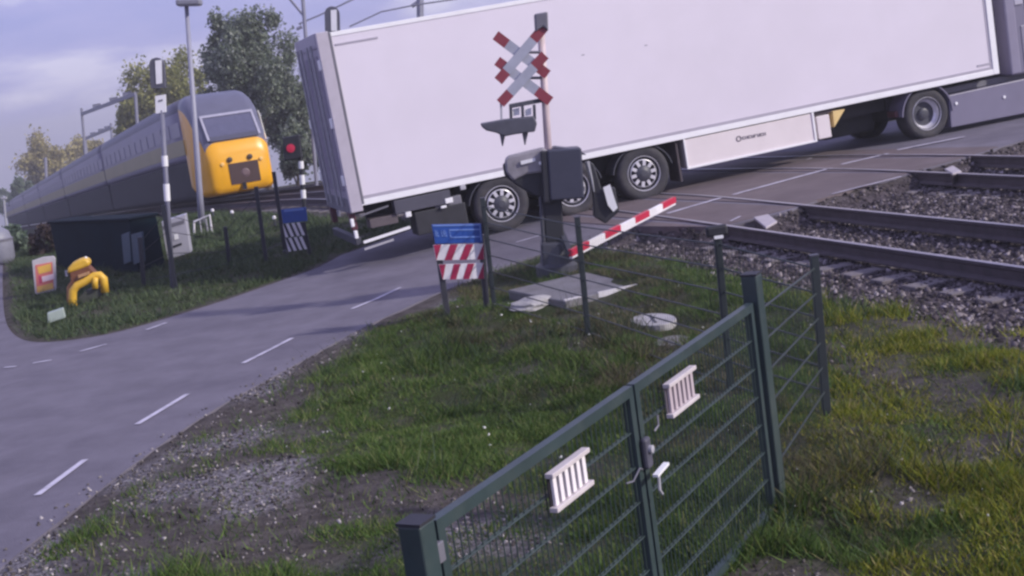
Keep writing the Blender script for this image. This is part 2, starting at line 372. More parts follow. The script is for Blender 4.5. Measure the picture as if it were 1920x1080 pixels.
def off_line(s, y0, y1):
    return [so_pt(s, y0), so_pt(s, y1)]
# panels between and beside the rails, lying on the road bed
deck_obs = []
for s0, s1 in ((-.62, -.08), (.08, 1.37), (1.53, 3.90), (4.06, 5.32), (5.48, 6.3)):
    ys_ = np.linspace(15.5, 29.5, 15)
    def right_y(s):          # where the deck's open edge crosses this line
        for yy in np.arange(12, 28, .05):
            x = float(rail_x(yy)) + s / .958
            if inside(ROAD, np.array([x]), np.array([yy]))[0]: return yy + .04
        return 20
    ya, yb = right_y(s0), right_y(s1)
    poly = [so_pt(s0, ya), so_pt(s1, yb), so_pt(s1, 29.0 + s1 * .3), so_pt(s0, 29.0 + s0 * .3)]
    deck_obs.append(sheet('crossing_deck', poly, deckm, .012, .3))
for o in deck_obs: tag(o, 'brown grey rubber panels of the level crossing', None, kind='structure')

markm = mat('road_paint', (.55, .52, .62), .7, .12, 9, dirt=(.24, .22, .28), dirt_amt=.8)
mk = MB()
def dash(a, b, wid, lift=.010):
    A = at(*a); B = at(*b); n = max(1, int((B - A).length / .5)); d = (B - A); d.z = 0; d.normalize(); q = Vector((-d.y, d.x, 0)) * wid / 2
    for i in range(n):
        P = A.lerp(B, i / n); Q = A.lerp(B, (i + 1) / n); c = [P - q, Q - q, Q + q, P + q]
        mk.add([(v.x, v.y, float(road_z(v.x, v.y)) + lift) for v in c], [(0, 1, 2, 3)])
for a, b in [((70, 930), (160, 863)), ((257, 797), (352, 740)), ((456, 682), (548, 635)), ((660, 580), (751, 540)), ((968, 455), (1016, 441)), ((8, 690), (30, 688)), ((62, 682), (97, 676)), ((150, 660), (200, 646)), ((275, 619), (312, 606)),
             ((1340, 343), (1410, 326)), ((1500, 303), (1558, 287)), ((1160, 392), (1200, 382))]: dash(a, b, .07)
for a, b in [((1252, 402), (1352, 373)), ((1375, 367), (1400, 360)), ((1400, 360), (1558, 317)), ((1578, 310), (1665, 290)), ((1683, 283), (1808, 258))]: dash(a, b, .10, .022)
for a, b in [((1560, 366), (1690, 333)), ((1370, 417), (1388, 408))]: dash(a, b, .05, .022)
o = mk.build('road_markings', markm); o['kind'] = 'structure'

def rail_obj(s, y0, y1, parent):
    prof = [(-.075, -.20), (.075, -.20), (.075, -.18), (.014, -.15), (.014, -.055), (.036, -.04), (.036, -.004), (.028, 0), (-.028, 0), (-.036, -.004), (-.036, -.04), (-.014, -.055), (-.014, -.15), (-.075, -.18)]
    ys_ = list(np.arange(y0, 60, 1.0)) + list(np.arange(60, y1, 5.0)); vs_ = []; fs = []; n = len(prof)
    for y in ys_:
        x = float(rail_x(y)) + s / .958; z = float(road_z(x, y)) + .03
        for a, c_ in prof: vs_.append((x + a * .958, y + a * .287, z + c_))
    for i in range(len(ys_) - 1):
        for k in range(n): fs.append((i * n + k, (i + 1) * n + k, (i + 1) * n + (k + 1) % n, i * n + (k + 1) % n))
    m = MB(); m.add(vs_, fs); o = m.build('rail', [RUST, STEEL], parent)
    for i, p in enumerate(o.data.polygons):
        cz = [o.data.vertices[v].co for v in p.vertices]
        if i % n in (6, 7, 8): p.material_index = 1
    return o
for k, (sa, sb, lab) in enumerate(((0, 1.45, 'nearer railway track of dark rails running to the right edge and under the yellow train'), (3.97, 5.4, 'farther railway track of dark rails behind the nearer one'))):
    tr = thing('railway_track', lab, 'railway track', Vector((0, 0, 0)), 'railway tracks through the level crossing')
    rail_obj(sa, 4.0, 300, tr); rail_obj(sb, 4.0, 300, tr)
    sm_ = MB().box((-1.25, -.12, -.16), (1.25, .12, .0)).build('sleeper', WOODM, tr, bevel=.01); first = True
    for y in np.arange(7, 40, .6):
        for_s = (sa + sb) / 2; x = float(rail_x(y)) + for_s / .958
        if inside(ROAD, np.array([x]), np.array([y]))[0]: continue
        z = float(road_z(x, y)) - .235
        M = Matrix.Translation((x, y, z)) @ Matrix.Rotation(math.atan2(.287, .958), 4, 'Z')
        if not in_frame(x, y, z): continue
        o = sm_ if first else sm_.copy()
        if not first: COL.objects.link(o); o.parent = tr
        first = False; o.matrix_local = M

# ------------------------------------------------------------------ the articulated lorry
TQ = (-2.489, 22.568, .126); TYAW, TP = .2787, .03598
D = Vector((math.cos(TYAW) * math.cos(TP), math.sin(TYAW) * math.cos(TP), math.sin(TP))); Nn = Vector((-math.sin(TYAW), math.cos(TYAW), 0)); U = D.cross(Nn)
TM = Matrix(((D.x, Nn.x, U.x, TQ[0]), (D.y, Nn.y, U.y, TQ[1]), (D.z, Nn.z, U.z, TQ[2]), (0, 0, 0, 1)))
lorry = thing('articulated_lorry', 'long white box trailer lorry with grey cab driving over the level crossing', 'lorry', TM)
TL, ZB, ZT, TW = 13.3, 1.06, 4.02, 2.55
bx = MB().box((.0, 0, ZB), (TL, TW, ZT)).build('trailer_box', WHITE, lorry, bevel=.02)
MB().box((.02, -.022, ZB - .03), (TL - .02, .03, ZB + .075)).build('bottom_rail', RAILW, bx, bevel=.006)
MB().box((.18, -.010, ZB + .078), (TL - .11, .02, ZB + .135)).build('seam_strip', mat('seam_grey', (.40, .37, .44), .5, .06), bx)
MB().box((.18, -.012, ZT - .07), (TL - .11, .02, ZT + .004)).build('top_rail', RAILW, bx, bevel=.006)
MB().box((-.05, -.03, ZB - .12), (.165, .10, ZT + .03)).build('rear_corner_post', mat('post_grey', (.47, .43, .50), .4, .06), bx, bevel=.012)
MB().box((-.05, TW - .1, ZB - .12), (.165, TW + .03, ZT + .03)).build('rear_corner_post', mat('post_grey', (.47, .43, .50), .4, .06), bx, bevel=.012)
MB().box((.165, -.034, ZB + .0), (.205, -.002, ZT)).build('corner_seam', MIDGREY, bx)
MB().box((TL - .11, -.026, ZB - .03), (TL + .03, .05, ZT)).build('front_edge_trim', RAILW, bx, bevel=.01)
MB().box((TL - .16, -.006, ZB + .1), (TL - .125, .02, ZT - .1)).build('front_seam', mat('seam_grey', (.40, .37, .44)), bx)
x0, z0 = local(TM, 1832, 124); x1, z1 = local(TM, 1868, 120)
MB().box((x0, -.01, z0 - .02), (x1, .01, z0 + .02)).build('marker_strip', mat('seam_grey', (.4, .37, .44)), bx)
MB().box((.25, -.012, ZT - .23), (1.0, .01, ZT - .2)).build('marker_strip', mat('seam_grey', (.4, .37, .44)), bx)
hd = MB().box((-.06, .10, ZT - .22), (.02, TW - .1, ZT + .03)).build('rear_header', DOORM, bx, bevel=.01)
MB().box((-.06, .10, ZB - .14), (.02, TW - .1, ZB + .12)).build('rear_sill', MIDGREY, bx, bevel=.01)
for y0, y1, sg in ((.10, 1.26, 1), (1.29, TW - .10, -1)):
    dr = MB(); dr.box((-.045, y0, ZB + .12), (.0, y1, ZT - .22)); d_ = dr.build('rear_door', DOORM, bx, bevel=.008)
    rb = MB()
    for k in range(2):
        yy = y0 + (y1 - y0) * (k + .5) / 2; rb.box((-.058, yy - .17, ZB + .25), (-.044, yy + .17, ZT - .35))
    rb.build('door_ribs', mat('door_rib', (.25, .225, .31), .5, .08), d_)
    for yy in (y0 + .36, y0 + .82): MB().tube([(-.10, yy, ZB - .02), (-.10, yy, ZT - .15)], .022).build('lock_rod', GALV, d_)
    for k in range(3):
        zz = ZB + .45 + k * 1.0; ys_ = y0 - .10 if sg > 0 else y1 - .06
        MB().box((-.085, ys_, zz - .09), (-.046, ys_ + .16, zz + .09)).build('hinge', RAILW, d_, bevel=.01)
for u, v in ((1211, 85), (1093, 103)):
    x, z = local(TM, u, v); MB().box((x - .03, -.003, z - .012), (x + .03, .004, z + .012)).build('scuff_mark', mat('seam_grey', (.4, .37, .44)), bx)
# running gear
for y in (.55, 1.9): MB().box((.3, y, .72), (12.6, y + .16, 1.03)).build('chassis_beam', BLACK, lorry)
under = MB(); under.box((9.75, .85, .35), (10.9, 1.9, 1.0)); under.box((4.0, .9, .45), (9.2, 1.7, .8)); under.box((11.0, .5, .5), (13.9, 2.1, .95)); under.build('undergear', BLACK, lorry, bevel=.02)
def wheel(x, y, side, dish=False, R=.515):
    s = -1 if side == 'near' else 1
    wob = MB().lathe([(.30, .0), (.33, .025 * s), (.42, .045 * s), (R - .03, .035 * s), (R, .0), (R, -.30 * s), (R - .03, -.335 * s), (.33, -.32 * s), (.30, -.3 * s)], (x, y, R + .035), (0, 1, 0), 40, False).build('tyre', RUBBER, None, smooth_=True)
    wh = MB().lathe([(.0, -.12 * s), (.24, -.12 * s), (.30, -.03 * s), (.325, .03 * s), (.33, .02 * s), (.33, -.1 * s)], (x, y, R + .035), (0, 1, 0), 40, False).build('wheel', DARKGREY, lorry)
    wob.parent = wh
    rim = MB()
    rim.lathe([(.312, .026 * s), (.322, .036 * s), (.328, .03 * s), (.315, .01 * s)], (x, y, R + .035), (0, 1, 0), 40, False)
    if dish:
        rim.lathe([(.295, .0), (.27, -.06 * s), (.235, -.10 * s)], (x, y, R + .035), (0, 1, 0), 40, False)
    else:
        rim.lathe([(.262, -.02 * s), (.262, .0), (.248, .008 * s), (.244, -.02 * s)], (x, y, R + .035), (0, 1, 0), 40, False)
        for k in range(10):
            a = 2 * math.pi * k / 10 + .1; c = Vector((x, y + .006 * s, R + .035)); d = Vector((math.cos(a), 0, math.sin(a)))
            rim.bar(c + d * .15, c + d * .248, .062, .018, up=(0, 1, 0))
    rim.build('rim', ALLOY, wh)
    hb = MB(); hb.lathe([(.155, -.08 * s), (.155, .01 * s), (.12, .035 * s), (.06, .06 * s), (.0, .062 * s)] if not dish else [(.12, -.12 * s), (.11, -.07 * s), (.07, -.05 * s), (0, -.045 * s)], (x, y, R + .035), (0, 1, 0), 24); hb.build('hub', DARKGREY, wh)
    return wh
for x in (2.66, 4.03, 5.46):
    wheel(x, .06, 'near'); wheel(x, TW - .06, 'far')
    g_ = MB(); n = 14
    for k in range(n):
        a0 = math.pi * (.05 + .9 * k / n); a1 = math.pi * (.05 + .9 * (k + 1) / n); r = .60
        g_.bar((x + r * math.cos(a0), .24, .55 + r * .88 * math.sin(a0)), (x + r * math.cos(a1), .24, .55 + r * .88 * math.sin(a1)), .40, .02, up=(0, 0, 1) if 3 < k < 11 else (1, 0, 0))
    g_.build('mudguard', DARKGREY, lorry)
wheel(11.62, .10, 'near', True, .50); wheel(11.62, TW - .1, 'far', True, .50); wheel(15.25, .12, 'near', False, .50); wheel(15.25, TW - .12, 'far', False, .50)
mg = MB(); n = 18
for k in range(n):
    a0 = math.pi * (-.02 + 1.0 * k / n); a1 = math.pi * (-.02 + 1.0 * (k + 1) / n); r = .575
    mg.bar((11.62 + r * math.cos(a0), .33, .53 + r * math.sin(a0)), (11.62 + r * math.cos(a1), .33, .53 + r * math.sin(a1)), .6, .025, up=(0, 0, 1) if 4 < k < 14 else (1, 0, 0))
mg.build('mudguard', LAV, lorry)
# pallet box, its neighbours
pb = MB().box((6.34, .0, .48), (9.06, .55, 1.01)).build('pallet_box', SKIRTW, lorry, bevel=.008)
fr = MB(); fr.box((6.32, -.02, .46), (9.08, .01, .495)); fr.box((9.04, -.02, .495), (9.08, .01, 1.03)); fr.box((6.32, -.02, .495), (6.35, .01, 1.03)); fr.build('box_edging', RAILW, pb)
lx, lz = local(TM, 1381, 261, -.008); rx, rz = local(TM, 1437, 250, -.008); lg = MB(); lh = .10
ring = MB().lathe([(.055, .0), (.055, -.006), (.036, -.006), (.036, 0), (.055, 0)], (lx + .05, -.003, lz + .0), (0, 1, 0), 16, False)
stk = MB(); k = 0; wx = lx + .125; cw = (rx - wx) / 8
for ch in range(8):        # the lettering is too small to read in the photograph: short strokes in its rhythm
    xx = wx + ch * cw; zz = lz + (rz - lz) * ch / 8 - .005; h_ = .028
    stk.box((xx, -.008, zz - h_), (xx + cw * .22, .002, zz + h_))
    if ch % 2 == 0: stk.box((xx + cw * .22, -.007, zz + h_ - .014), (xx + cw * .8, .002, zz + h_))
    if ch % 3 != 1: stk.box((xx + cw * .22, -.007, zz - h_), (xx + cw * .8, .002, zz - h_ + .014))
    if ch % 2 == 1: stk.box((xx + cw * .58, -.008, zz - h_), (xx + cw * .8, .002, zz + h_))
LOGO = mat('logo_grey', (.13, .11, .14), .6, .1)
em = ring.build('emblem', LOGO, pb); stk.build('lettering', LOGO, pb)
MB().box((9.13, -.01, .49), (9.41, .25, .93)).build('tool_box', SKIRTW, lorry, bevel=.01)
MB().prism([(9.50, .97), (9.77, .96), (9.49, .66)], -.01, .18).build('wheel_chock', mat('pale_yellow', (.72, .52, .22), .5), lorry, bevel=.006)
MB().box((9.10, .05, .95), (9.6, .3, 1.0)).build('bracket', RUST, lorry)
MB().box((.72, .0, .76), (1.75, .25, 1.0)).build('side_panel', MIDDARK, lorry, bevel=.01)
MB().box((1.05, .05, .30), (2.0, .5, .72)).build('rear_storage_box', BLACK, lorry, bevel=.02)
MB().box((1.45, .06, .66), (1.95, .3, .86)).build('rear_bracket', MIDGREY, lorry, bevel=.02)
MB().bar((.06, -.01, .40), (.92, -.01, .49), .05, .045).build('side_rail', RAILW, lorry)
MB().bar((.06, .05, .27), (.60, .05, .33), .04, .035).build('side_rail', LGREY, lorry)
MB().bar((.1, .04, .86), (.62, .04, .93), .03, .03).build('side_rail', MIDGREY, lorry)
MB().box((.25, .06, .60), (.75, .4, .76)).build('battery_box', mat('brown_box', (.10, .08, .09), .6), lorry, bevel=.01)
for u, v in ((842, 376), (766, 402), (832, 388), (868, 351)):
    x, z = local(TM, u, v, -.01); wd = .07 if u == 842 else .05
    MB().box((x - wd, -.02, z - .045 if u != 832 else z - .02), (x + wd, .04, z + .045 if u != 832 else z + .02)).build('side_lamp', LGREY if u in (868,) else RAILW, lorry, bevel=.008)
for yy in (.15, TW - .35):
    lt = MB().box((-.06, yy, .62), (.04, yy + .2, .95)).build('tail_lamp', mat('lamp_dim', (.10, .03, .045), .4), lorry, bevel=.01)
ub = MB().box((-.06, .05, .36), (.04, TW - .05, .50)).build('underride_bar', DARKGREY, lorry, bevel=.01)
for u, v in ((661, 418), (668, 440)):
    x, z = local(TM, u, v, -.01); MB().box((x - .03, -.03, z - .07), (x + .03, .05, z + .07)).build('side_lamp', RAILW, lorry, bevel=.01)
MB().box((1.93, .10, .12), (1.96, .55, .82)).build('mudflap', BLACK, lorry)
MB().box((6.18, .06, .25), (6.22, .55, 1.0)).build('mudflap', RUST, lorry)
# tractor
cabm = MB()
cab_prof = [(13.68, .92), (16.0, .92), (16.05, 2.2), (15.75, 3.2), (15.2, 3.75), (13.95, 3.92), (13.74, 3.85), (13.66, 2.0)]
cb = MB().prism(cab_prof, .06, 2.48).build('cab', LAV, lorry, bevel=.05)
MB().box((13.62, -.02, .95), (13.86, .5, 3.7)).build('air_deflector', mat('deflector', (.24, .22, .31), .4, .05), cb, bevel=.03)
MB().box((14.15, .04, 1.9), (15.3, .08, 2.9)).build('side_window', mat('cab_glass', (.05, .05, .07), .08, .05, spec=.8), cb, bevel=.02)
MB().box((14.0, .045, 1.0), (15.35, .07, 1.88)).build('cab_door', mat('cab_door_paint', (.25, .235, .31), .4, .05), cb, bevel=.01)
MB().box((13.90, .03, 2.3), (14.1, .07, 3.4)).build('side_window', mat('cab_painted_reflection', (.45, .43, .52), .2, .05), cb, bevel=.01)  # pale colour stands for light reflected in the window
sk = MB().prism([(12.16, .80), (12.13, .16), (14.72, .11), (14.72, .82)], .06, .35).build('side_skirt', LAV, lorry, bevel=.015)
for u, v in ((1793, 194), (1883, 182)):
    x, z = local(TM, u, v, .05); MB().lathe([(.03, .0), (.03, -.02), (.0, -.024)], (x, .06, z), (0, 1, 0), 12).build('skirt_lamp', RAILW, sk)
MB().box((12.1, .3, .82), (14.6, 2.2, .93)).build('tractor_deck', MIDGREY, lorry)
MB().box((13.36, .5, .95), (13.6, 2.0, 3.2)).build('cab_gap_dark', BLACK, lorry)  # plain black block painting in the dark gap behind the cab
MB().box((10.95, .15, .58), (11.03, .42, .70)).build('tail_lamp', mat('lamp_dim', (.10, .03, .045), .4), lorry, bevel=.01)

# ------------------------------------------------------------------ the train
def path(y): 
    x = float(rail_x(y)) + .72 / .958; return Vector((x, y, float(np.interp(.72, KS, KZ) - fall(y)) + .03))
_py = np.arange(40, 330, .5); _pp = [path(y) for y in _py]; _pl = np.concatenate([[0], np.cumsum([(b_ - a_).length for a_, b_ in zip(_pp[:-1], _pp[1:])])])
Y0 = 44.0; L0 = float(np.interp(Y0, _py, _pl))
def along(d):
    y = float(np.interp(L0 + d, _pl, _py)); P = path(y); Q = path(y + .6); t_ = (Q - P).normalized(); return P, t_
def section(hw, zb, zt, r, n=5):
    pts = []
    for cx, cz, a0 in ((hw - r, zt - r, 0), (-hw + r, zt - r, 90), (-hw + .22, zb + .22, 180), (hw - .22, zb + .22, 270)):
        rr = r if a0 in (0, 90) else .22
        for k in range(n + 1):
            a = math.radians(a0 + 90 * k / n); pts.append((cx + rr * math.cos(a), cz + rr * math.sin(a)))
    return pts
def loft(secs, m):
    vs_ = []; fs = []; n = len(secs[0][1])
    for d, pts in secs:
        P, t_ = along(d); rgt = Vector((t_.y, -t_.x, 0)).normalized()
        for a, z in pts: vs_.append(P - rgt * a * -1 + Vector((0, 0, z)))
    for i in range(len(secs) - 1):
        for k in range(n): fs.append((i * n + k, i * n + (k + 1) % n, (i + 1) * n + (k + 1) % n, (i + 1) * n + k))
    fs.append(list(range(n))); fs.append([(len(secs) - 1) * n + k for k in range(n)]); m.add(vs_, fs); return m
TREL = path(Y0)
train = thing('passenger_train', 'yellow nosed passenger train with grey carriages behind the white lorry', 'train', TREL)
def tbuild(m, name, mt, par=None, sm=False, bevel=0):
    m.v = [v - TREL for v in m.v]; return m.build(name, mt, par or train, smooth_=sm, bevel=bevel)
TGREY = mat('train_grey', (.115, .115, .17), .4, .08, 2, coat=.2)
TROOF = mat('train_roof', (.13, .125, .17), .5, .1, 1)
zt = [1.62, 1.86, 2.05, 2.50, 2.98, 3.36, 3.60, 3.76, 3.83]; dd = [0, .08, .18, .45, .8, 1.15, 1.5, 1.9, 2.3]; hw = [.92, 1.04, 1.09, 1.14, 1.17, 1.19, 1.20, 1.20, 1.20]; zbn = [.52, .36, .30, .28, .27, .27, .30, .38, .55]
secs = [(d, section(h, zb_, z_, min(.42, (z_ - zb_) * .3))) for d, h, z_, zb_ in zip(dd, hw, zt, zbn)]
nose = tbuild(loft(secs, MB()), 'driving_cab', [YELLOW, TGREY], sm=True)
for p in nose.data.polygons:
    c = p.center + TREL; dcab = (Vector((c.x, c.y, 0)) - Vector((TREL.x, TREL.y, 0))).length; zz = p.center.z
    if zz > 1.98 - .0 * dcab: p.material_index = 1
def tpt(a, d, z):
    P, t_ = along(d); rgt = Vector((t_.y, -t_.x, 0)).normalized(); return P + rgt * a + Vector((0, 0, z))
def slope_z(d): return float(np.interp(d, dd, zt))
def patch(name, mt, quads, par=nose, off=.03):
    m = MB()
    for q in quads: m.add([tpt(*c) for c in q], [(0, 1, 2, 3)])
    o = tbuild(m, name, mt, par); s_ = o.modifiers.new('thick', 'SOLIDIFY'); s_.thickness = .03; s_.offset = 0; return o
GLASS = mat('train_glass', (.10, .10, .16), .12, .1, spec=.9)
def ws(a0, a1, d0, d1, off): return [(a0, d0 - off, slope_z(d0) + off), (a1, d0 - off, slope_z(d0) + off), (a1, d1 - off, slope_z(d1) + off), (a0, d1 - off, slope_z(d1) + off)]
patch('windscreen', GLASS, [ws(-.82, .82, .28, .52, .03), ws(-.82, .82, .52, .72, .03)])
patch('windscreen_frame', mat('frame_pale', (.36, .35, .44), .4), [ws(-.9, .9, .72, .78, .05), ws(-.92, -.84, .2, .78, .05), ws(.84, .92, .2, .78, .05)])
patch('windscreen_base', mat('frame_dark', (.06, .06, .10), .4), [ws(-.82, .82, .18, .275, .04)])
m = MB()
for q in [((-.42, -.03, .58), (.60, -.03, .58), (.60, -.03, 1.28), (-.42, -.03, 1.28))]:
    A = [tpt(*c) for c in q]; Bk = [tpt(c[0] * .9, .3, c[2]) for c in q]; m.add(A + Bk, [(0, 1, 2, 3), (0, 4, 5, 1), (1, 5, 6, 2), (2, 6, 7, 3), (3, 7, 4, 0)])
cpl = tbuild(m, 'coupler_recess', mat('recess_dark', (.05, .022, .022), .6), nose)
tbuild(MB().lathe([(.20, 0), (.17, .08), (.10, .11), (0, .11)], tpt(.12, .06, .93), (along(0)[1] * -1), 16), 'coupler', mat('coupler_brown', (.13, .08, .09), .5), nose)
tbuild(MB().bar(tpt(0, -.06, .60), tpt(0, -.06, .36), .12, .08, up=(0, 1, 0)), 'coupler_hook', BLACK, nose)
for a in (-.35, .35): tbuild(MB().lathe([(.09, 0), (.09, .05), (0, .06)], tpt(a, -.005, 1.42), (along(0)[1] * -1), 12), 'marker_lamp', mat('lamp_dark', (.05, .03, .02), .4), nose)
for a in (-.62, .72): tbuild(MB().lathe([(.065, 0), (.065, .04), (0, .05)], tpt(a, -.005, 1.30), (along(0)[1] * -1), 12), 'headlight', mat('headlight_amber', (.80, .50, .16), .3, .05), nose)
patch('side_stripe', mat('pale_stripe', (.70, .68, .60), .4), [[(1.15, .40, 1.95), (1.2, .7, 2.0), (1.21, 1.0, 2.95), (1.19, .82, 2.8)]])
for c0, c1 in ((2.3, 26), (26.4, 52), (52.4, 78), (78.4, 104), (104.4, 130), (130.4, 156)):
    st = np.linspace(c0, c1, 14)
    body = tbuild(loft([(d, section(1.20, 1.58, 3.83, .5)) for d in st], MB()), 'carriage', [mat('carriage_side', (.25, .235, .33), .42, .06, .4, dirt=(.25, .23, .26), dirt_amt=.4), TROOF, mat('carriage_yellow', (.30, .265, .15), .45, .08, .6)], sm=True)
    for p in body.data.polygons:
        zz = (p.center + TREL).z - (along(max(0, np.interp((p.center + TREL).y, _py, _pl) - L0))[0].z)
        p.material_index = 1 if zz > 3.25 else 0
    for sg in (-1, 1):
        m = MB(); mw = MB()
        for i in range(len(st) - 1):
            m.add([tpt(sg * 1.21, st[i], 1.85), tpt(sg * 1.21, st[i + 1], 1.85), tpt(sg * 1.21, st[i + 1], 2.38), tpt(sg * 1.21, st[i], 2.38)], [(0, 1, 2, 3)])
            a_, b_ = st[i] + .25, st[i + 1] - .25
            mw.add([tpt(sg * 1.21, a_, 2.5), tpt(sg * 1.21, b_, 2.5), tpt(sg * 1.21, b_, 3.0), tpt(sg * 1.21, a_, 3.0)], [(0, 1, 2, 3)])
        for mm, nm, mt in ((m, 'yellow_band', mat('carriage_yellow', (.30, .265, .15))), (mw, 'windows', mat('carriage_window', (.232, .217, .307), .35, .06))):
            o = tbuild(mm, nm, mt, body); s_ = o.modifiers.new('thick', 'SOLIDIFY'); s_.thickness = .02; s_.offset = 0
    tbuild(loft([(d, section(1.12, .18, 1.62, .1)) for d in st], MB()), 'underframe', mat('underframe_black', (.012, .012, .02), .7, .3, 2), body)

# ------------------------------------------------------------------ level crossing signal with the barrier machine
MP = at(1045, 512); h_, ln = rise(MP, 1015, 24)
SM = basis(MP, 0, ln)
sig = thing('crossing_signal', 'dark level crossing signal with two red and grey crosses, black drive cabinet and striped arm', 'crossing signal', SM)
def sl(u, v, y=0.0): return local(SM, u, v, y)
MB().lathe([(.30, -.05), (.30, .12), (.24, .16), (.20, .40), (.17, .42)], (0, 0, 0), (0, 0, 1), 20).build('pedestal_foot', DARKGREY, sig)
MB().box((-.21, -.19, .06), (.17, .19, .46)).build('pedestal', DARKGREY, sig, bevel=.03)
MB().box((-.14, -.12, .46), (.12, .12, 1.15)).build('pedestal_column', BLACK, sig, bevel=.02)
MB().tube([(-.17, -.1, .45), (-.17, -.1, 1.1)], .03).build('cable_duct', DARKGREY, sig)
mast = MB(); mast.tube([(-.02, .02, 1.1), (-.02, .02, h_ - .05)], .052, 14); mo = mast.build('mast', mat('mast_paint', (.62, .50, .53), .45, .08, 4, dirt=(.3, .26, .27), dirt_amt=.4), sig, smooth_=True)
# drive cabinet
a = sl(1022, 283, -.25); b_ = sl(1096, 376, -.25)
cab_ = MB().box((-.14, -.25, b_[1]), (a[0] + .04, .30, a[1])).build('cabinet_core', BLACK, sig, bevel=.02)
MB().box((a[0] + .03, -.27, b_[1] + .03), (b_[0], .28, a[1] + .01)).build('drive_cabinet', mat('cabinet_blue_black', (.045, .047, .075), .45, .1, 4), sig, bevel=.025)
MB().prism([sl(1022, 286), sl(1040, 274), sl(1083, 279), sl(1098, 289)], -.2, .2).build('cabinet_lid', mat('lid_dark', (.07, .07, .10), .5), sig, bevel=.01)
arm = MB().prism([sl(946, 300), sl(952, 292), sl(1018, 276), sl(1030, 284), sl(1030, 320), sl(985, 326), sl(962, 338), sl(948, 322)], -.16, .10).build('arm_housing', mat('housing_grey', (.30, .28, .31), .5, .15, 6, dirt=(.12, .11, .13), dirt_amt=.6), sig, bevel=.03)
MB().prism([sl(942, 308), sl(960, 300), sl(1030, 300), sl(1034, 372), sl(1000, 366), sl(966, 345), sl(946, 330)], -.12, .14).build('drive_gear', BLACK, sig, bevel=.03)
MB().prism([sl(976, 302, -.18), sl(1003, 296, -.18), sl(1004, 302, -.18), sl(977, 309, -.18)], -.19, -.17).build('white_plate', RAILW, sig)
MB().lathe([(.025, 0), (.025, -.02)], Vector((sl(1012, 304)[0], -.19, sl(1012, 304)[1])), (0, 1, 0), 10).build('bolt', RAILW, sig)
cwp = MB().prism([sl(1100, 300), sl(1112, 306), sl(1128, 356), sl(1152, 350), sl(1160, 395), sl(1134, 418), sl(1112, 405), sl(1110, 362)], -.12, .05).build('counterweight', BLACK, sig, bevel=.02)
MB().prism([sl(1131, 352, -.16), sl(1144, 346, -.16), sl(1158, 390, -.16), sl(1150, 397, -.16), sl(1140, 385, -.16)], -.17, -.13).build('white_reflector', RAILW, cwp)
MB().tube([Vector((sl(1099, 302)[0], -.14, sl(1099, 302)[1])), Vector((sl(1108, 336)[0], -.14, sl(1108, 336)[1])), Vector((sl(1112, 358)[0], -.14, sl(1112, 358)[1]))], [.035, .02, .012], 8).build('link_rod', GALV, sig)
# crosses: each of two crossed slats with red tips
def slat(par, p, q, y, tips):
    A = Vector((*sl(*p, y),)); B = Vector((*sl(*q, y),)); d = B - A; n = Vector((-d.y, d.x)).normalized() * .068
    def piece(t0, t1, name, mt, yy):
        P = A + d * t0; Q = A + d * t1; return MB().prism([tuple(P - n), tuple(Q - n), tuple(Q + n), tuple(P + n)], yy - .012, yy + .012)
    o = piece(tips[0], 1 - tips[1], 'slat', SHADED_WHITE, y).build('cross_slat', SHADED_WHITE, par)
    for t0, t1 in ((0, tips[0]), (1 - tips[1], 1)):
        piece(t0, t1, 'tip', RED, y).build('red_tip', mat('tip_red', (.26, .045, .065), .5, .1), o)
X1 = MB().tube([(sl(973, 98)[0], -.02, sl(973, 98)[1]), (sl(1012, 98)[0], -.02, sl(1012, 98)[1])], .02).build('cross_bracket', MIDGREY, sig)
X2 = MB().tube([(sl(977, 146)[0], -.02, sl(977, 146)[1]), (sl(1014, 146)[0], -.02, sl(1014, 146)[1])], .02).build('cross_bracket', MIDGREY, sig)
slat(X1, (929, 66), (1027, 140), -.085, (.22, .26)); slat(X1, (1021, 50), (934, 152), -.115, (.24, .18))
slat(X2, (932, 114), (1032, 190), -.085, (.22, .26)); slat(X2, (1022, 103), (938, 194), -.115, (.24, .22))
MB().prism([sl(1002, 26, -.14), sl(1027, 22, -.14), sl(1028, 58, -.14), sl(1018, 50, -.14), sl(1004, 60, -.14)], -.16, .1).build('bell_box', mat('bell_grey', (.16, .155, .19), .5, .1), sig, bevel=.02)
# lamp unit: cross bar, two lamp boxes with long hoods, seen from the side
LB = MB(); LB.bar((sl(955, 199)[0], -.1, sl(955, 199)[1]), (sl(1020, 187)[0], -.02, sl(1020, 187)[1]), .05, .06); lampbar = LB.build('lamp_bracket', DARKGREY, sig, bevel=.008)
for u in (957, 979, 1001): MB().bar((sl(u, 198)[0], -.1, sl(u, 196)[1]), (sl(u + 1, 224)[0], -.1, sl(u + 1, 224)[1]), .035, .04).build('hanger', DARKGREY, lampbar)
MB().prism([sl(900, 231), sl(945, 223), sl(1000, 217), sl(1006, 230), sl(1002, 246), sl(985, 248), sl(965, 251), sl(945, 255), sl(930, 248), sl(912, 244), sl(904, 238)], -.20, .04).build('lamp_hood', mat('hood_black', (.085, .085, .11), .45, .15), lampbar, bevel=.02)
for (ua, va), (ub, vb) in (((942, 245), (942, 273)), ((984, 244), (984, 271))):
    P = sl(ua, va); Q = sl(ub, vb); MB().tube([(P[0], -.09, P[1]), (Q[0], -.09, Q[1])], [.05, .008], 8).build('hood_spike', MIDGREY, lampbar)
for u0, u1 in ((961, 974), (984, 996)):
    MB().prism([sl(u0, 205, -.06), sl(u1, 202, -.06), sl(u1, 215, -.06), sl(u0, 218, -.06)], -.07, -.04).build('pale_plate', RAILW, lampbar)
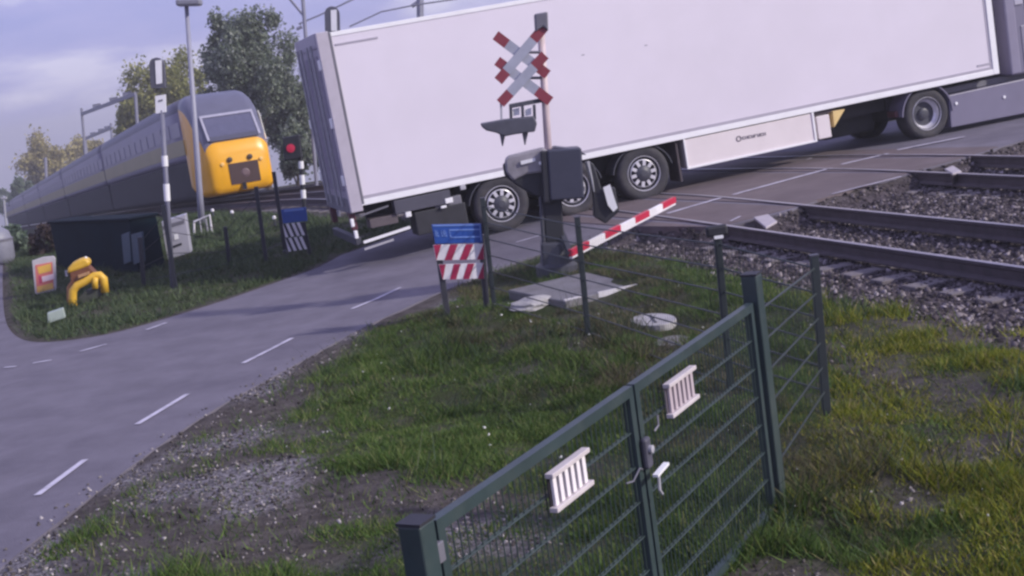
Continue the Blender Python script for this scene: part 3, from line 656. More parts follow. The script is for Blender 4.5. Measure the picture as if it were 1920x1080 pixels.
MB().bar((sl(939, 190)[0], -.1, sl(939, 190)[1]), (sl(940, 228)[0], -.1, sl(940, 228)[1]), .03, .03).build('hanger', LGREY, lampbar)
# striped arm, knocked low across the carriageway
I_ = SM.inverted(); A = at(1070, 477, .30); B = at(1264, 377, .26)
A_, B_2 = I_ @ A, I_ @ B; am = MB(); am.bar(A_, B_2, .05, .125); ba = am.build('barrier_arm', WPAINT, sig, bevel=.006)
dv = (B_2 - A_)
for k in range(4):
    t0 = (2 * k) / 7; rb = MB(); rb.bar(A_ + dv * (t0 if k else -.004), A_ + dv * (t0 + 1 / 7 + (.004 if k == 3 else 0)), .056, .095, up=(0, 0, 1)); 
    rb.v = [v + Vector((0, 0, .020)) for v in rb.v]; rb.build('red_stripe', mat('arm_red', (.50, .02, .06), .4, .1), ba)
MB().bar(A_, Vector((.1, .0, .55)), .07, .08).build('arm_stub', DARKGREY, sig)

# concrete slab, stones, covers beside the signal
def flat_thing(name, pts, th, m, label, cat, lift=.03, group=None):
    P = [at(*p) for p in pts]; c = sum(P, Vector()) / len(P); mb = MB(); zt_ = max(float(land_z(p.x, p.y)) for p in P) + lift
    n = len(P); top = [(p.x - c.x, p.y - c.y, th) for p in P]; bot = [(p.x - c.x, p.y - c.y, -.15) for p in P]
    mb.add(top + bot, [list(range(n)), list(range(n, 2 * n))] + [(i, i + n, (i + 1) % n + n, (i + 1) % n) for i in range(n)])
    o = mb.build(name, m, None, bevel=.012); o.location = (c.x, c.y, zt_); return tag(o, label, cat, group)
slab = flat_thing('concrete_slab', [(955, 560), (1062, 580), (1193, 534), (1098, 512)], .05, mat('slab_grey', (.20, .19, .21), .85, .15, 5, bump=.3, dirt=(.11, .10, .10), dirt_amt=.6), 'grey concrete slab at the foot of the crossing signal', 'slab', -.06)
ed = MB(); P = at(1122, 558); Q = at(1194, 536); R_c = at(1060, 578); S_c = at(1100, 565)
for a_, b_ in ((P, Q), (R_c, S_c)): ed.bar(Vector((a_.x, a_.y - .02, 0)) - Vector((slab.location.x, slab.location.y, -.03)), Vector((b_.x, b_.y - .02, 0)) - Vector((slab.location.x, slab.location.y, -.03)), .03, .07)
ed.build('slab_edging', WPAINT, slab)
def disc(name, c, e1, e2, m, label, cat, th=.04, lift=.0):
    C = at(*c); A = at(*e1) - C; B = at(*e2) - C; mb = MB(); n = 28
    ring_ = [A * math.cos(2 * math.pi * k / n) + B * math.sin(2 * math.pi * k / n) for k in range(n)]
    top = [(v.x, v.y, th) for v in ring_]; bot = [(v.x, v.y, -.1) for v in ring_]; mb.add(top + bot, [list(range(n)), list(range(n, 2 * n))] + [(i, i + n, (i + 1) % n + n, (i + 1) % n) for i in range(n)])
    o = mb.build(name, m, None, bevel=.01); o.location = (C.x, C.y, float(land_z(C.x, C.y)) + lift); return tag(o, label, cat)
pale = mat('pale_concrete', (.44, .42, .43), .85, .15, 7, bump=.3, dirt=(.2, .19, .18), dirt_amt=.5)
cov = disc('manhole_cover', (1225, 603), (1268, 598), (1222, 590), pale, 'round pale concrete cover in the grass behind the wire fence', 'manhole cover', .03, .006)
MB().box((-.012, -.22, .032), (.012, .22, .040)).build('cover_seam', DARKGREY, cov)
disc('cover_stone', (1262, 640), (1296, 632), (1258, 630), mat('worn_concrete', (.20, .19, .19), .9, .2, 6, bump=.3), 'half buried grey stone just below the round pale cover', 'stone', .03, .005)
def rock(name, c, size, m, label, seed):
    C = at(*c); r = random.Random(seed); bm = bmesh.new(); bmesh.ops.create_icosphere(bm, subdivisions=3, radius=1)
    for v in bm.verts:
        k = 1 + .16 * math.sin(3 * v.co.x + seed) * math.cos(4 * v.co.y + seed) + .10 * math.sin(9 * v.co.z + 5 * v.co.x); v.co = Vector((v.co.x * size[0], v.co.y * size[1], max(-.4, v.co.z) * size[2])) * k
    me = bpy.data.meshes.new(name); bm.to_mesh(me); bm.free(); me.materials.append(m); o = bpy.data.objects.new(name, me); COL.objects.link(o)
    o.location = (C.x, C.y, float(land_z(C.x, C.y)) + .02); o.rotation_euler.z = r.random() * 3; return tag(o, label, 'stone')
rock('boulder', (1000, 582), (.30, .22, .10), pale, 'flat pale boulder lying at the near corner of the concrete slab', 3)

# deflector blocks at the ends of the deck panels
for k, (pts, lab) in enumerate(((((1413, 407), (1440, 401), (1457, 414), (1436, 426)), 'pale wedge block on the deck edge of the nearer track'), (((1771, 316), (1787, 310), (1803, 320), (1786, 325)), 'pale wedge block on the deck edge of the farther track'))):
    P = [at(u, v, .05) for u, v in pts]; c = at(*pts[3]); mb = MB(); top = [p - c for p in P]
    low = [(v.x, v.y, v.z - .035) for v in top]; bot = [(v.x * .8 + .03, v.y * .8 + .12, -.3) for v in top]; sd_ = [(0, 4, 5, 1), (1, 5, 6, 2), (2, 6, 7, 3), (3, 7, 4, 0)]
    mb.add([tuple(v) for v in top] + low, [(0, 1, 2, 3), (4, 5, 6, 7)] + sd_)
    o = mb.build('deflector_block', mat('block_pale', (.42, .38, .41), .7, .1, 8), None, bevel=.01); o.location = c; wd_ = MB().add(low + bot, [(0, 1, 2, 3), (4, 5, 6, 7)] + sd_); wd_.build('wedge', RUST, o); tag(o, lab, 'deflector block', 'deflector blocks beside the crossing deck')

# ------------------------------------------------------------------ sign boards
def striped_board(name, base_l, base_r, quad_blue, quads, label, stripe, ground_px, lettering, yaw):
    B = at(*ground_px); M = basis(B, yaw, .09); root = thing(name, label, 'sign', M)
    lo = lambda p, y=0.0: local(M, *p, y)
    for (pt, pb_) in ((base_l), (base_r)):
        A = lo(pt); C = lo(pb_); MB().bar((A[0], .05, A[1]), (C[0], .05, min(C[1], -.03)), .075, .075, up=(0, 1, 0)).build('post', mat('post_dark', (.045, .045, .06), .5, .15), root, bevel=.008)
    bl = MB().prism([lo(p) for p in quad_blue], -.02, .012).build('name_plate', BLUE, root, bevel=.004)
    q = [Vector(lo(p, -.02)) for p in quad_blue]
    def bil(a, b_): return (q[3] * (1 - a) + q[2] * a) * (1 - b_) + (q[0] * (1 - a) + q[1] * a) * b_
    for a0, a1, b0, b1 in lettering:
        MB().prism([tuple(bil(a0, b0)), tuple(bil(a1, b0)), tuple(bil(a1, b1)), tuple(bil(a0, b1))], -.026, -.018).build('lettering', PALEBLUE, bl)
    for qd in quads:
        Q = [Vector(lo(p)) for p in qd]; bo = MB().prism([tuple(v) for v in Q], -.015, .015).build('striped_board', WPAINT if stripe == 'red' else mat('board_black', (.02, .02, .035), .5), root, bevel=.004)
        st = MB(); n = 4; dlt = .17
        for k in range(n):
            w0 = [-.16, .17, .48, .84][k] if stripe == 'red' else [.05, .30, .55, .78][k]; ww = .15 if stripe == 'red' else .13
            cc = []
            for a, b_ in ((w0, 0), (w0 + ww, 0), (w0 + ww + (dlt if stripe == 'red' else -dlt), 1), (w0 + (dlt if stripe == 'red' else -dlt), 1)):
                a = min(max(a, .0), 1.0); cc.append(tuple((Q[3] * (1 - a) + Q[2] * a) * (1 - b_) + (Q[0] * (1 - a) + Q[1] * a) * b_))
            st.prism(cc, -.021, -.012)
        st.build('stripes', mat('stripe_red', (.36, .02, .075), .45, .1) if stripe == 'red' else WPAINT, bo)
    return root
let = [(.02, .97, .90, .97), (.34, .97, .66, .73), (.34, .97, .28, .35), (.96, .985, .1, .95)]
for k in range(8):
    if k in (2, 6): continue
    a = .04 + k * .042; let += [(a, a + .010, .36, .70)]
    if k % 2: let += [(a + .010, a + .026, .36, .44), (a + .010, a + .022, .52, .58)]
    else: let += [(a + .018, a + .028, .36, .70), (a + .010, a + .018, .50, .57)]
striped_board('road_sign', ((822, 470), (838, 558)), ((903, 440), (914, 585)), [(809, 421), (902, 419), (905, 455), (816, 457)],
              [[(812, 459), (906, 457), (908, 486), (818, 488)], [(822, 496), (906, 493), (908, 522), (830, 524)]],
              'blue name plate above two red and white striped boards at the near verge', 'red', (914, 587), let, .12)
let2 = [(.1, .9, .80, .95)]
striped_board('road_sign', ((532, 470), (545, 490)), ((573, 440), (583, 482)), [(527, 393), (574, 388), (577, 414), (531, 419)],
              [[(530, 420), (573, 416), (576, 440), (533, 445)], [(535, 447), (577, 442), (580, 466), (539, 472)]],
              'small blue plate above black and white striped boards beside the trailer rear', 'black', (583, 482), let2, .1)

# ------------------------------------------------------------------ gate, plates, fence
GM = basis(Vector((-.4245, 4.679, 0)), 1.0432); GW, GT, GB = 3.692, 1.44, .085
gate = thing('mesh_gate', 'dark green double leaf wire mesh gate in the foreground', 'gate', GM)
def gl(u, v, y=0.0): return local(GM, u, v, y)
for x0, hh, w_ in ((-.15, GT + .03, .10), (GW + .03, 1.60, .11)):
    po = MB().box((x0, -.05, -.1), (x0 + w_, .05, hh)).build('gate_post', GREENM, gate, bevel=.008)
    MB().box((x0 - .004, -.054, hh), (x0 + w_ + .004, .054, hh + .012)).build('post_cap', BLACK, po)
hs = .05
for k, (xa, xb) in enumerate(((0.0, GW / 2 - .012), (GW / 2 + .012, GW))):
    f = MB(); f.box((xa, -.022, GT - hs), (xb, .022, GT)); f.box((xa, -.022, GB), (xb, .022, GB + hs))
    f.box((xa, -.022, GB + hs), (xa + hs, .022, GT - hs)); f.box((xb - hs, -.022, GB + hs), (xb, .022, GT - hs))
    leaf = f.build('gate_leaf', GREENM, gate)
    mw = MB(); x = xa + hs + .03
    while x < xb - hs: mw.tube([(x, .004, GB + hs), (x, .004, GT - hs)], .0034, 5, False); x += .05
    for j in range(1, 7):
        z = GB + hs + (GT - GB - 2 * hs) * j / 7
        for yy in (-.004, .012): mw.tube([(xa + hs, yy, z), (xb - hs, yy, z)], .0042, 5, False)
    mw.build('wire_mesh', mat('mesh_green', (.032, .052, .050), .45, .2, 6), leaf)
for zz in (GT - .12, .25): MB().box((-.055, -.035, zz - .04), (.01, -.005, zz + .04)).build('hinge', MIDGREY, gate, bevel=.005)
xm = GW / 2
a = gl(1185, 868, -.03)
lk = MB().box((xm - .025, -.06, a[1] - .08), (xm + .045, -.023, a[1] + .08)).build('lock_box', MIDDARK, gate, bevel=.015)
MB().lathe([(.020, 0), (.020, -.018), (.0, -.022)], (xm + .01, -.060, a[1] + .02), (0, 1, 0), 14).build('lock_cylinder', LGREY, lk)
b1 = gl(1160, 893, -.09); b2 = gl(1200, 897, -.09)
MB().bar((xm - .05, -.10, a[1] - .10), (xm + .10, -.10, a[1] - .085), .03, .014, up=(0, 0, 1)).build('latch_bar', RAILW, lk)
MB().tube([(xm + .05, -.08, a[1] + .10), (xm + .085, -.09, a[1] + .12), (xm + .10, -.085, a[1] + .17)], .006, 6).build('door_handle', MIDGREY, lk)
MB().tube([(xm - .04, -.03, a[1] - .07), (xm - .11, -.05, a[1] - .04), (xm - .16, -.03, a[1] - .09), (xm - .22, -.02, a[1] - .08)], .005, 6).build('chain', MIDGREY, lk)
MB().tube([(xm + .01, -.09, a[1] - .12), (xm + .0, -.09, a[1] - .19), (xm + .025, -.09, a[1] - .22)], .008, 6).build('padlock', LGREY, lk)
def plate(quad, label, pinkish):
    Q = [Vector(gl(u, v, -.05)) for u, v in quad]; xl = (Q[0].x + Q[3].x) / 2; xr = (Q[1].x + Q[2].x) / 2; zt_ = (Q[0].y + Q[1].y) / 2; zb_ = (Q[2].y + Q[3].y) / 2
    M = GM @ Matrix.Translation((xl, -.035, zb_)); W = xr - xl; H = zt_ - zb_
    root = thing('slatted_plate', label, 'plate', M, 'slatted plates hung on the gate')
    pm = mat('plate_pink', (.50, .42, .46), .5, .06) if pinkish else mat('plate_white', (.86, .80, .83), .45, .04)
    MB().box((0, .0, 0), (W, .008, H)).build('backing', mat('plate_back', (.22, .19, .21), .5, .08) if pinkish else mat('plate_back_dark', (.035, .03, .035), .6), root)
    s = MB(); n = 6
    for k in range(n):
        x = W * (k + .16) / n; s.box((x, -.020, .012), (x + W / n * .54, -.004, H - .012))
    s.build('slats', pm, root, bevel=.002)
    for z in (0, H): MB().box((-.012, -.035, z - .011), (W + .012, .006, z + .011)).build('flange', mat('flange_pale', (.58, .52, .54), .5), root, bevel=.003)
    return root
plate([(1030, 892), (1096, 846), (1106, 905), (1042, 954)], 'bright white slatted plate on the left gate leaf near the lock', False)
plate([(1249, 730), (1297, 685), (1305, 744), (1260, 777)], 'pinkish slatted plate on the right gate leaf', True)

FENCE = [((1552, 797), (1526, 480)), ((1372, 744), (1344, 436)), ((1104, 638), (1082, 408)), ((928, 586), (905, 372))]
fence = thing('wire_fence', 'dark green wire mesh fence running from the gate to the red and white boards', 'fence', at(1372, 744))
FO = fence.location.copy(); posts = []
for k, (b_, t_) in enumerate(FENCE):
    B = at(*b_); B.z = float(land_z(B.x, B.y)) - .03 if k else B.z; hh, l_ = rise(B, *t_); T_ = B + Vector((math.tan(l_) * hh, 0, hh)); posts.append((B, T_))
    p_ = MB(); p_.bar(B - FO, T_ - FO, .06, .06, up=(0, 1, 0)); po = p_.build('fence_post', mat('fence_dark', (.028, .036, .042), .45, .15), fence, bevel=.005)
    if k == 1:
        q = T_ - FO; MB().box((q.x - .09, q.y - .04, q.z - .03), (q.x + .09, q.y + .04, q.z + .06)).build('bracket', BLACK, po, bevel=.02); MB().box((q.x - .035, q.y - .06, q.z - .045), (q.x + .04, q.y - .045, q.z - .02)).build('clip', RAILW, po)
    else: MB().box(((T_ - FO).x - .034, (T_ - FO).y - .034, (T_ - FO).z), ((T_ - FO).x + .034, (T_ - FO).y + .034, (T_ - FO).z + .012)).build('post_cap', DARKGREY, po)
gp_b = GM @ Vector((GW + .09, 0, .05)); gp_t = GM @ Vector((GW + .09, 0, 1.45))
spans = [((gp_b, gp_t), posts[0], .06), (posts[0], posts[1], .05), (posts[1], posts[2], .05), (posts[2], posts[3], .05)]
for (b0, t0), (b1, t1), sp_ in spans:
    pm_ = MB(); L_ = (b1 - b0).length; n = int(L_ / sp_)
    def Pf(a, c): return (b0.lerp(t0, c)).lerp(b1.lerp(t1, c), a) - FO
    for i in range(1, n): pm_.tube([Pf(i / n, .06), Pf(i / n, .93)], .0022, 4, False)
    for j in range(7): pm_.tube([Pf(0, .06 + .87 * j / 6), Pf(1, .06 + .87 * j / 6)], .0075, 5, False)
    pm_.build('mesh_panel', mat('fence_wire', (.035, .045, .046), .45, .2, 6), fence)

# far side fence
ff = thing('wire_fence', 'thin dark post and wire fence on the far verge before the train', 'fence', at(500, 500)); FO2 = ff.location.copy(); pr = []
for b_, t_ in [((270, 545), (262, 445)), ((330, 548), (306, 385)), ((432, 510), (422, 425)), ((500, 500), (480, 350)), ((537, 487), (513, 322))]:
    B = at(*b_); hh, l_ = rise(B, *t_); T_ = B + Vector((math.tan(l_) * hh, 0, hh)); pr.append((B, T_))
    m = MB(); m.bar(B - FO2 - Vector((0, 0, .1)), T_ - FO2, .07, .07, up=(0, 1, 0)); m.build('fence_post', mat('far_post', (.02, .022, .035), .5), ff)
for (b0, t0), (b1, t1) in zip(pr[:-1], pr[1:]):
    m = MB()
    for c in (.2, .45, .7, .9): m.tube([b0.lerp(t0, c) - FO2, b1.lerp(t1, c) - FO2], .006, 5, False)
    m.build('wire', mat('far_post', (.02, .022, .035)), ff)

# ------------------------------------------------------------------ far verge furniture
def post_thing(name, base, tip, label, cat, group=None):
    B = at(*base); B.z = float(land_z(B.x, B.y)); hh, l_ = rise(B, *tip); M = basis(B, 0, l_); return thing(name, label, cat, M, group), M, hh
lamp, M, hh = post_thing('street_lamp', (379, 424), (349, 4), 'tall grey street lamp standing in front of the train', 'street lamp')
MB().tube([(0, 0, -.1), (0, 0, 1.0), (0, 0, hh)], [.10, .085, .055], 14).build('pole', mat('lamp_pole', (.27, .27, .35), .5, .08, 3), lamp, smooth_=True)
MB().box((-.22, -.3, hh - .06), (.42, .12, hh + .10)).build('lamp_head', mat('lamp_head_grey', (.22, .22, .27), .45), lamp, bevel=.04)
MB().box((-.18, -.26, hh - .075), (.38, .08, hh - .058)).build('lens', LGREY, lamp)

sg2, M, hh = post_thing('rail_signal', (325, 548), (297, 108), 'slim signal mast with rounded dark board and white strip left of the street lamp', 'signal', 'slim signal masts with rounded boards')
def board(root, M, top, w_, strip, with_mast=True, col=.11):
    n = 12; (x0, z0), (x1, z1) = local(M, top[0], top[3]), local(M, top[1], top[3]); zt_ = local(M, (top[0] + top[1]) / 2, top[2])[1]; r = (x1 - x0) / 2; cx = (x0 + x1) / 2
    poly = [(x0, z0), (x1, z0)] + [(cx + r * math.cos(math.pi * k / n), zt_ - r + r * math.sin(math.pi * k / n)) for k in range(n + 1)]
    bo = MB().prism(poly, -.06, .03).build('back_board', mat('board_grey', (.10, .10, .13), .5, .1), root, bevel=.008)
    q = [local(M, u, v, -.065) for u, v in strip]; MB().prism(q, -.075, -.06).build('white_strip', RAILW, bo); return bo
MB().tube([(0, 0, -.1), (0, 0, hh - .9)], .045, 10).build('mast', mat('mast_dark', (.16, .16, .22), .5, .1), sg2, smooth_=True)
board(sg2, M, (284, 312, 108, 166), .2, [(291, 114), (303, 112), (304, 156), (293, 158)])
q = [local(M, u, v, -.03) for u, v in [(291, 180), (310, 177), (311, 210), (292, 213)]]; nb = MB().prism(q, -.04, .02).build('number_plate', RAILW, sg2)
q = [local(M, u, v, -.045) for u, v in [(297, 188), (305, 186), (305, 189), (297, 191)]]; MB().prism(q, -.048, -.04).build('plate_mark', MIDGREY, nb)
for v0, v1 in ((292, 312), (345, 377)):
    z0 = local(M, 300, v1)[1]; z1 = local(M, 300, v0)[1]; MB().tube([(0, 0, z0), (0, 0, z1)], .056, 10).build('white_band', RAILW, sg2)

B = Vector((-5.0, 34.0, 0)); B = CAM + ray(636, 410) * 33; B.z = float(land_z(B.x, B.y)); hh, l_ = rise(B, 625, 14); M = basis(B, 0, l_)
sg3 = thing('rail_signal', 'signal mast whose rounded board with white strip rises above the trailer roof', 'signal', M, 'slim signal masts with rounded boards')
MB().tube([(0, 0, -.1), (0, 0, hh - .9)], .05, 10).build('mast', mat('mast_dark', (.16, .16, .22)), sg3)
board(sg3, M, (610, 638, 12, 64), .2, [(620, 19), (631, 18), (632, 58), (621, 58)])

rs, M, hh = post_thing('warning_light', (573, 420), (560, 250), 'red flashing crossing light on a black and white banded pole left of the trailer rear', 'warning light')
z = lambda v, u=565: local(M, u, v)[1]
MB().tube([(0, 0, -.1), (0, 0, z(290))], .05, 10).build('pole', BLACK, rs)
for v0, v1 in ((302, 316), (328, 346), (356, 372)): MB().tube([(0, 0, z(v1)), (0, 0, z(v0))], .062, 10).build('white_band', RAILW, rs)
q = [local(M, u, v, -.1) for u, v in [(529, 258), (562, 252), (566, 296), (533, 302)]]; hb_ = MB().prism(q, -.12, .05).build('lamp_housing', BLACK, rs, bevel=.03)
c_ = local(M, 545, 278, -.14); MB().lathe([(.10, 0), (.10, -.02), (.0, -.03)], (c_[0], -.125, c_[1]), (0, 1, 0), 16).build('red_lamp', emit('red_glow', (.42, .015, .05), .30), rs)
MB().bar((c_[0], -.05, c_[1]), (0, 0, c_[1]), .06, .06, up=(0, 1, 0)).build('bracket', BLACK, rs)

cb_ = at(332, 490); M = basis(cb_, .12, .08); kc = thing('utility_cabinet', 'light grey utility cabinet with markings behind the far fence posts', 'cabinet', M)
q = [local(M, u, v) for u, v in [(302, 416), (347, 402), (358, 474), (314, 488)]]
body = MB().prism([(a_, max(b_, -.0)) for a_, b_ in q], 0, .4).build('cabinet_body', mat('cabinet_grey', (.40, .39, .46), .5, .08, 3), kc, bevel=.015)
for quad, mt in (([(304, 424), (345, 412), (346, 418), (305, 431)], MIDGREY), ([(326, 440), (333, 438), (335, 448), (327, 450)], RAILW), ([(318, 463), (340, 455), (341, 459), (319, 467)], BLACK), ([(306, 436), (318, 432), (322, 470), (312, 472)], LGREY)):
    MB().prism([local(M, u, v, -.01) for u, v in quad], -.014, .004).build('panel_mark', mt, body)
hr, M, hh = post_thing('hoop_rail', (378, 440), (374, 404), 'white hoop rail at the foot of the street lamp', 'rail')
pts = [local(M, u, v) for u, v in [(364, 444), (364, 416), (393, 403), (398, 438)]]
MB().tube([(a_, 0, b_) for a_, b_ in pts], .03, 8).build('hoop', WPAINT, hr)
for u in (374, 386): a_, b_ = local(M, u, 410); c1, d1 = local(M, u + 4, 436); MB().tube([(a_, 0, b_), (c1, 0, d1)], .02, 6).build('strut', LGREY, hr)
for u, v, lab in ((401, 398, 'small white marker cap beside the hoop rail'), (437, 398, 'small white marker cap below the train nose'), (516, 408, 'small white marker cap left of the blue and black striped sign')):
    P = at(u, v + 12); P.z = float(land_z(P.x, P.y)); hh = max(.2, rise(P, u, v)[0]); r_ = thing('marker_post', lab, 'marker', P, 'small white capped markers before the train')
    MB().tube([(0, 0, -.05), (0, 0, hh)], .03, 8).build('stake', DARKGREY, r_); MB().lathe([(.045, 0), (.05, .04), (.03, .08), (0, .085)], (0, 0, hh - .03), (0, 0, 1), 10).build('cap', WPAINT, r_)

# relay cabinet row, dark green
A = at(110, 503); B = at(262, 517); dirv = (B - A); dirv.z = 0; yaw = math.atan2(dirv.y, dirv.x); M = basis(Vector((A.x, A.y, -.02)), yaw); Lr = dirv.length
rh = thing('relay_house', 'long low dark green relay building behind the yellow machine', 'relay building', M)
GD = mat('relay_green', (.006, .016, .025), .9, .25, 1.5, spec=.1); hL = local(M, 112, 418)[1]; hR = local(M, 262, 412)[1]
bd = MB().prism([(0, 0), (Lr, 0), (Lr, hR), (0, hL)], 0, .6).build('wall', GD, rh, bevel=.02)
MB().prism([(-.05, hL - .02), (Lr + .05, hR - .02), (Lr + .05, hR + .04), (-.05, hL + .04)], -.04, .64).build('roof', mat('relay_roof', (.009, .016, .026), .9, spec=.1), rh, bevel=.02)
for u0, u1 in ((228, 243), (246, 267)):
    q = [local(M, u, v, -.02) for u, v in [(u0, 440), (u1, 434), (u1 + 4, 490), (u0 + 5, 496)]]; MB().prism(q, -.03, .01).build('door_panel', mat('relay_panel', (.045, .075, .11), .5, .15), bd, bevel=.01)
# brown shrub beside it is built with the plants

# yellow arch machine
P = at(165, 572); M = basis(P, .18, .06); ym = thing('yellow_machine', 'yellow arched trackside machine with domed hood on the far grass', 'machine', M)
def yl(u, v, y=0): return local(M, u, v, y)
def tube_px(pts, r, name, mt, par, y=0, n=10): 
    return MB().tube([(yl(u, v, y)[0], y, yl(u, v, y)[1]) for u, v in pts], r, n).build(name, mt, par, smooth_=True)
tube_px([(138, 577), (136, 560), (137, 545), (145, 535), (160, 528), (178, 517), (187, 516), (194, 522), (197, 548)], .075, 'arch_frame', YEL2, ym)
tube_px([(179, 520), (178, 530), (179, 541)], .055, 'inner_leg', YEL2, ym, -.05)
tube_px([(136, 577), (133, 560), (133, 540), (140, 530), (155, 520), (170, 513)], .075, 'rear_arch', mat('machine_orange', (.35, .14, .03), .5), ym, .28)
MB().prism([yl(u, v) for u, v in [(130, 512), (166, 499), (181, 514), (142, 532), (133, 537)]], .02, .3).build('engine_block', mat('engine_brown', (.16, .06, .03), .6, .2), ym, bevel=.02)
MB().prism([yl(u, v, -.02) for u, v in [(146, 516), (167, 509), (168, 514), (147, 522)]], -.05, .02).build('label_plate', mat('machine_dull', (.42, .24, .12), .6), ym, bevel=.005)
MB().prism([yl(u, v) for u, v in [(125, 514), (127, 503), (135, 494), (146, 488), (158, 484), (167, 488), (169, 498), (147, 507)]], .0, .34).build('hood', YEL2, ym, bevel=.05)
MB().lathe([(.03, -.06), (.03, .0), (.015, .03), (0, .03)], (yl(159, 486)[0], .17, yl(159, 486)[1]), (0, 0, 1), 10).build('knob', RAILW, ym)
MB().lathe([(.03, -.05), (.03, .05), (0, .05)], (yl(124, 514)[0], .1, yl(124, 514)[1]), (0, 0, 1), 10).build('knob', LGREY, ym)
MB().prism([yl(u, v) for u, v in [(146, 560), (160, 546), (190, 536), (196, 550), (170, 568), (150, 572)]], .0, .25).build('track_clamp', mat('clamp_dark', (.05, .055, .045), .6), ym, bevel=.01)

# red and yellow poster board
P = at(86, 552); M = basis(P, .2, -.02); pb2 = thing('poster_board', 'white framed board with red, yellow and white panels on the far grass', 'sign', M)
pl_ = lambda u, v, y=0: local(M, u, v, y)
bo = MB().prism([pl_(u, v) for u, v in [(60, 489), (80, 482), (100, 480), (104, 484), (106, 540), (104, 545), (68, 552), (66, 549)]], -.02, .05).build('board', mat('poster_frame', (.50, .47, .50), .5, .08), pb2, bevel=.01)
for quad, c in (([(66, 497), (98, 491), (101, 541), (69, 549)], (.62, .18, .16)), ([(70, 501), (95, 494), (96, 508), (73, 514)], (.72, .43, .08)), ([(69, 538), (99, 530), (100, 541), (70, 549)], (.74, .45, .12)), ([(78, 519), (101, 513), (102, 523), (80, 529)], (.80, .62, .68)), ([(72, 517), (77, 516), (79, 531), (74, 532)], (.50, .06, .13))):
    i = c[0]; d_ = -.024 if i == .62 else -.03
    MB().prism([pl_(u, v, d_) for u, v in quad], d_ - .004, -.015).build('panel', mat('poster_%d' % int(c[0] * 1000 + c[1] * 100), c, .5, .06), bo)
P = at(106, 606); M = basis(P, .25, 0); wb = thing('marker_block', 'low pale grey block on the grass below the red and yellow board', 'block', M)
q = [local(M, u, v) for u, v in [(88, 588), (118, 578), (123, 596), (90, 607)]]
MB().prism([(a_, b_) for a_, b_ in q], 0, .18).build('block_body', mat('block_greenish', (.34, .40, .37), .7, .1), wb, bevel=.015)
gp_, M, hh = post_thing('marker_pole', (14, 452), (7, 372), 'thin pale pole at the left edge before the hedge', 'pole')
MB().tube([(0, 0, -.1), (0, 0, hh)], .05, 8).build('pole', mat('pole_pale', (.38, .38, .43), .5), gp_); MB().box((-.12, -.05, hh - .02), (.14, .05, hh + .08)).build('cap', LGREY, gp_, bevel=.02)
P = at(2, 495); bn_ = thing('waste_bin', 'rounded grey waste bin cut by the left edge of the picture', 'bin', P)
MB().lathe([(.32, 0), (.40, .15), (.42, .6), (.36, .85), (.2, .98), (0, 1.0)], (0, 0, 0), (0, 0, 1), 20).build('bin_body', mat('bin_grey', (.20, .20, .25), .5, .1), bn_, smooth_=True); MB().lathe([(.43, .6), (.44, .66), (.40, .68)], (0, 0, 0), (0, 0, 1), 20).build('lid_rim', MIDGREY, bn_)

# catenary
CATM = mat('catenary_steel', (.20, .20, .27), .5, .1, 2)
def far_pt(u, v, dist_): return CAM + ray(u, v) * dist_
def portal(dist_l, dist_r, ml, mr, beam, label, r):
    root = thing('catenary_portal', label, 'catenary portal', far_pt(*ml[1], dist_l), 'catenary portals over the railway'); O = root.location.copy()
    for (t_, b_), dd_ in ((ml, dist_l), (mr, dist_r)):
        T_ = far_pt(*t_, dd_); Bz = far_pt(*b_, dd_); gz = float(road_z(Bz.x, Bz.y)); dv_ = (Bz - T_); k_ = (gz - T_.z) / dv_.z if dv_.z < -.01 else 1.2
        MB().tube([T_ - O, T_ + dv_ * max(1, min(k_, 4)) - O], r, 8).build('mast', CATM, root)
    m = MB(); a_ = far_pt(*beam[0], dist_l); b_ = far_pt(*beam[1], dist_r)
    m.bar(a_ - O, b_ - O, r * 1.4, r * 2.2); m.build('crossbeam', CATM, root)
    for k in (.3, .62, .85):
        q = a_.lerp(b_, k) - O; MB().box((q.x - .2, q.y - .1, q.z + r), (q.x + .5, q.y + .1, q.z + r + .28)).build('insulator', CATM, root)
portal(120, 100, ((153, 203), (160, 290)), ((254, 178), (258, 240)), ((153, 214), (254, 176)), 'nearer grey catenary portal above the train roof', .13)
portal(175, 150, ((160, 262), (165, 310)), ((208, 231), (212, 285)), ((160, 260), (208, 240)), 'farther smaller catenary portal above the train roof', .16)
for u0, v0, u1, v1, dd_, lab in ((565, -40, 573, 68, 48, 'catenary mast with slanting bracket left of the trailer roof'), (787, -60, 788, 30, 62, 'catenary mast rising behind the middle of the trailer roof'), (85, 295, 88, 350, 170, 'pale catenary mast before the yellow trees at far left')):
    T_ = far_pt(u0, v0, dd_); B = far_pt(u1, v1, dd_); gz = float(road_z(B.x, B.y)); dv_ = B - T_; B2 = T_ + dv_ * ((gz - T_.z) / dv_.z) if dv_.z < 0 else B
    root = thing('catenary_mast', lab, 'catenary mast', B2, 'single catenary masts'); rr = .07 if dd_ < 60 else (.17 if dd_ < 100 else .2)
    MB().tube([Vector((0, 0, 0)), T_ - B2], rr, 8).build('mast', CATM, root)
    if dd_ < 60: MB().tube([far_pt(568, 28, dd_) - B2, far_pt(540, -6, dd_) - B2], .05, 6).build('bracket', CATM, root); MB().tube([far_pt(556, 55, dd_) - B2, far_pt(566, 50, dd_) - B2], .06, 6).build('insulator', CATM, root)
    elif dd_ < 100:
        MB().tube([far_pt(772, 12, dd_) - B2, far_pt(787, 2, dd_) - B2], .10, 6).build('insulator', CATM, root)
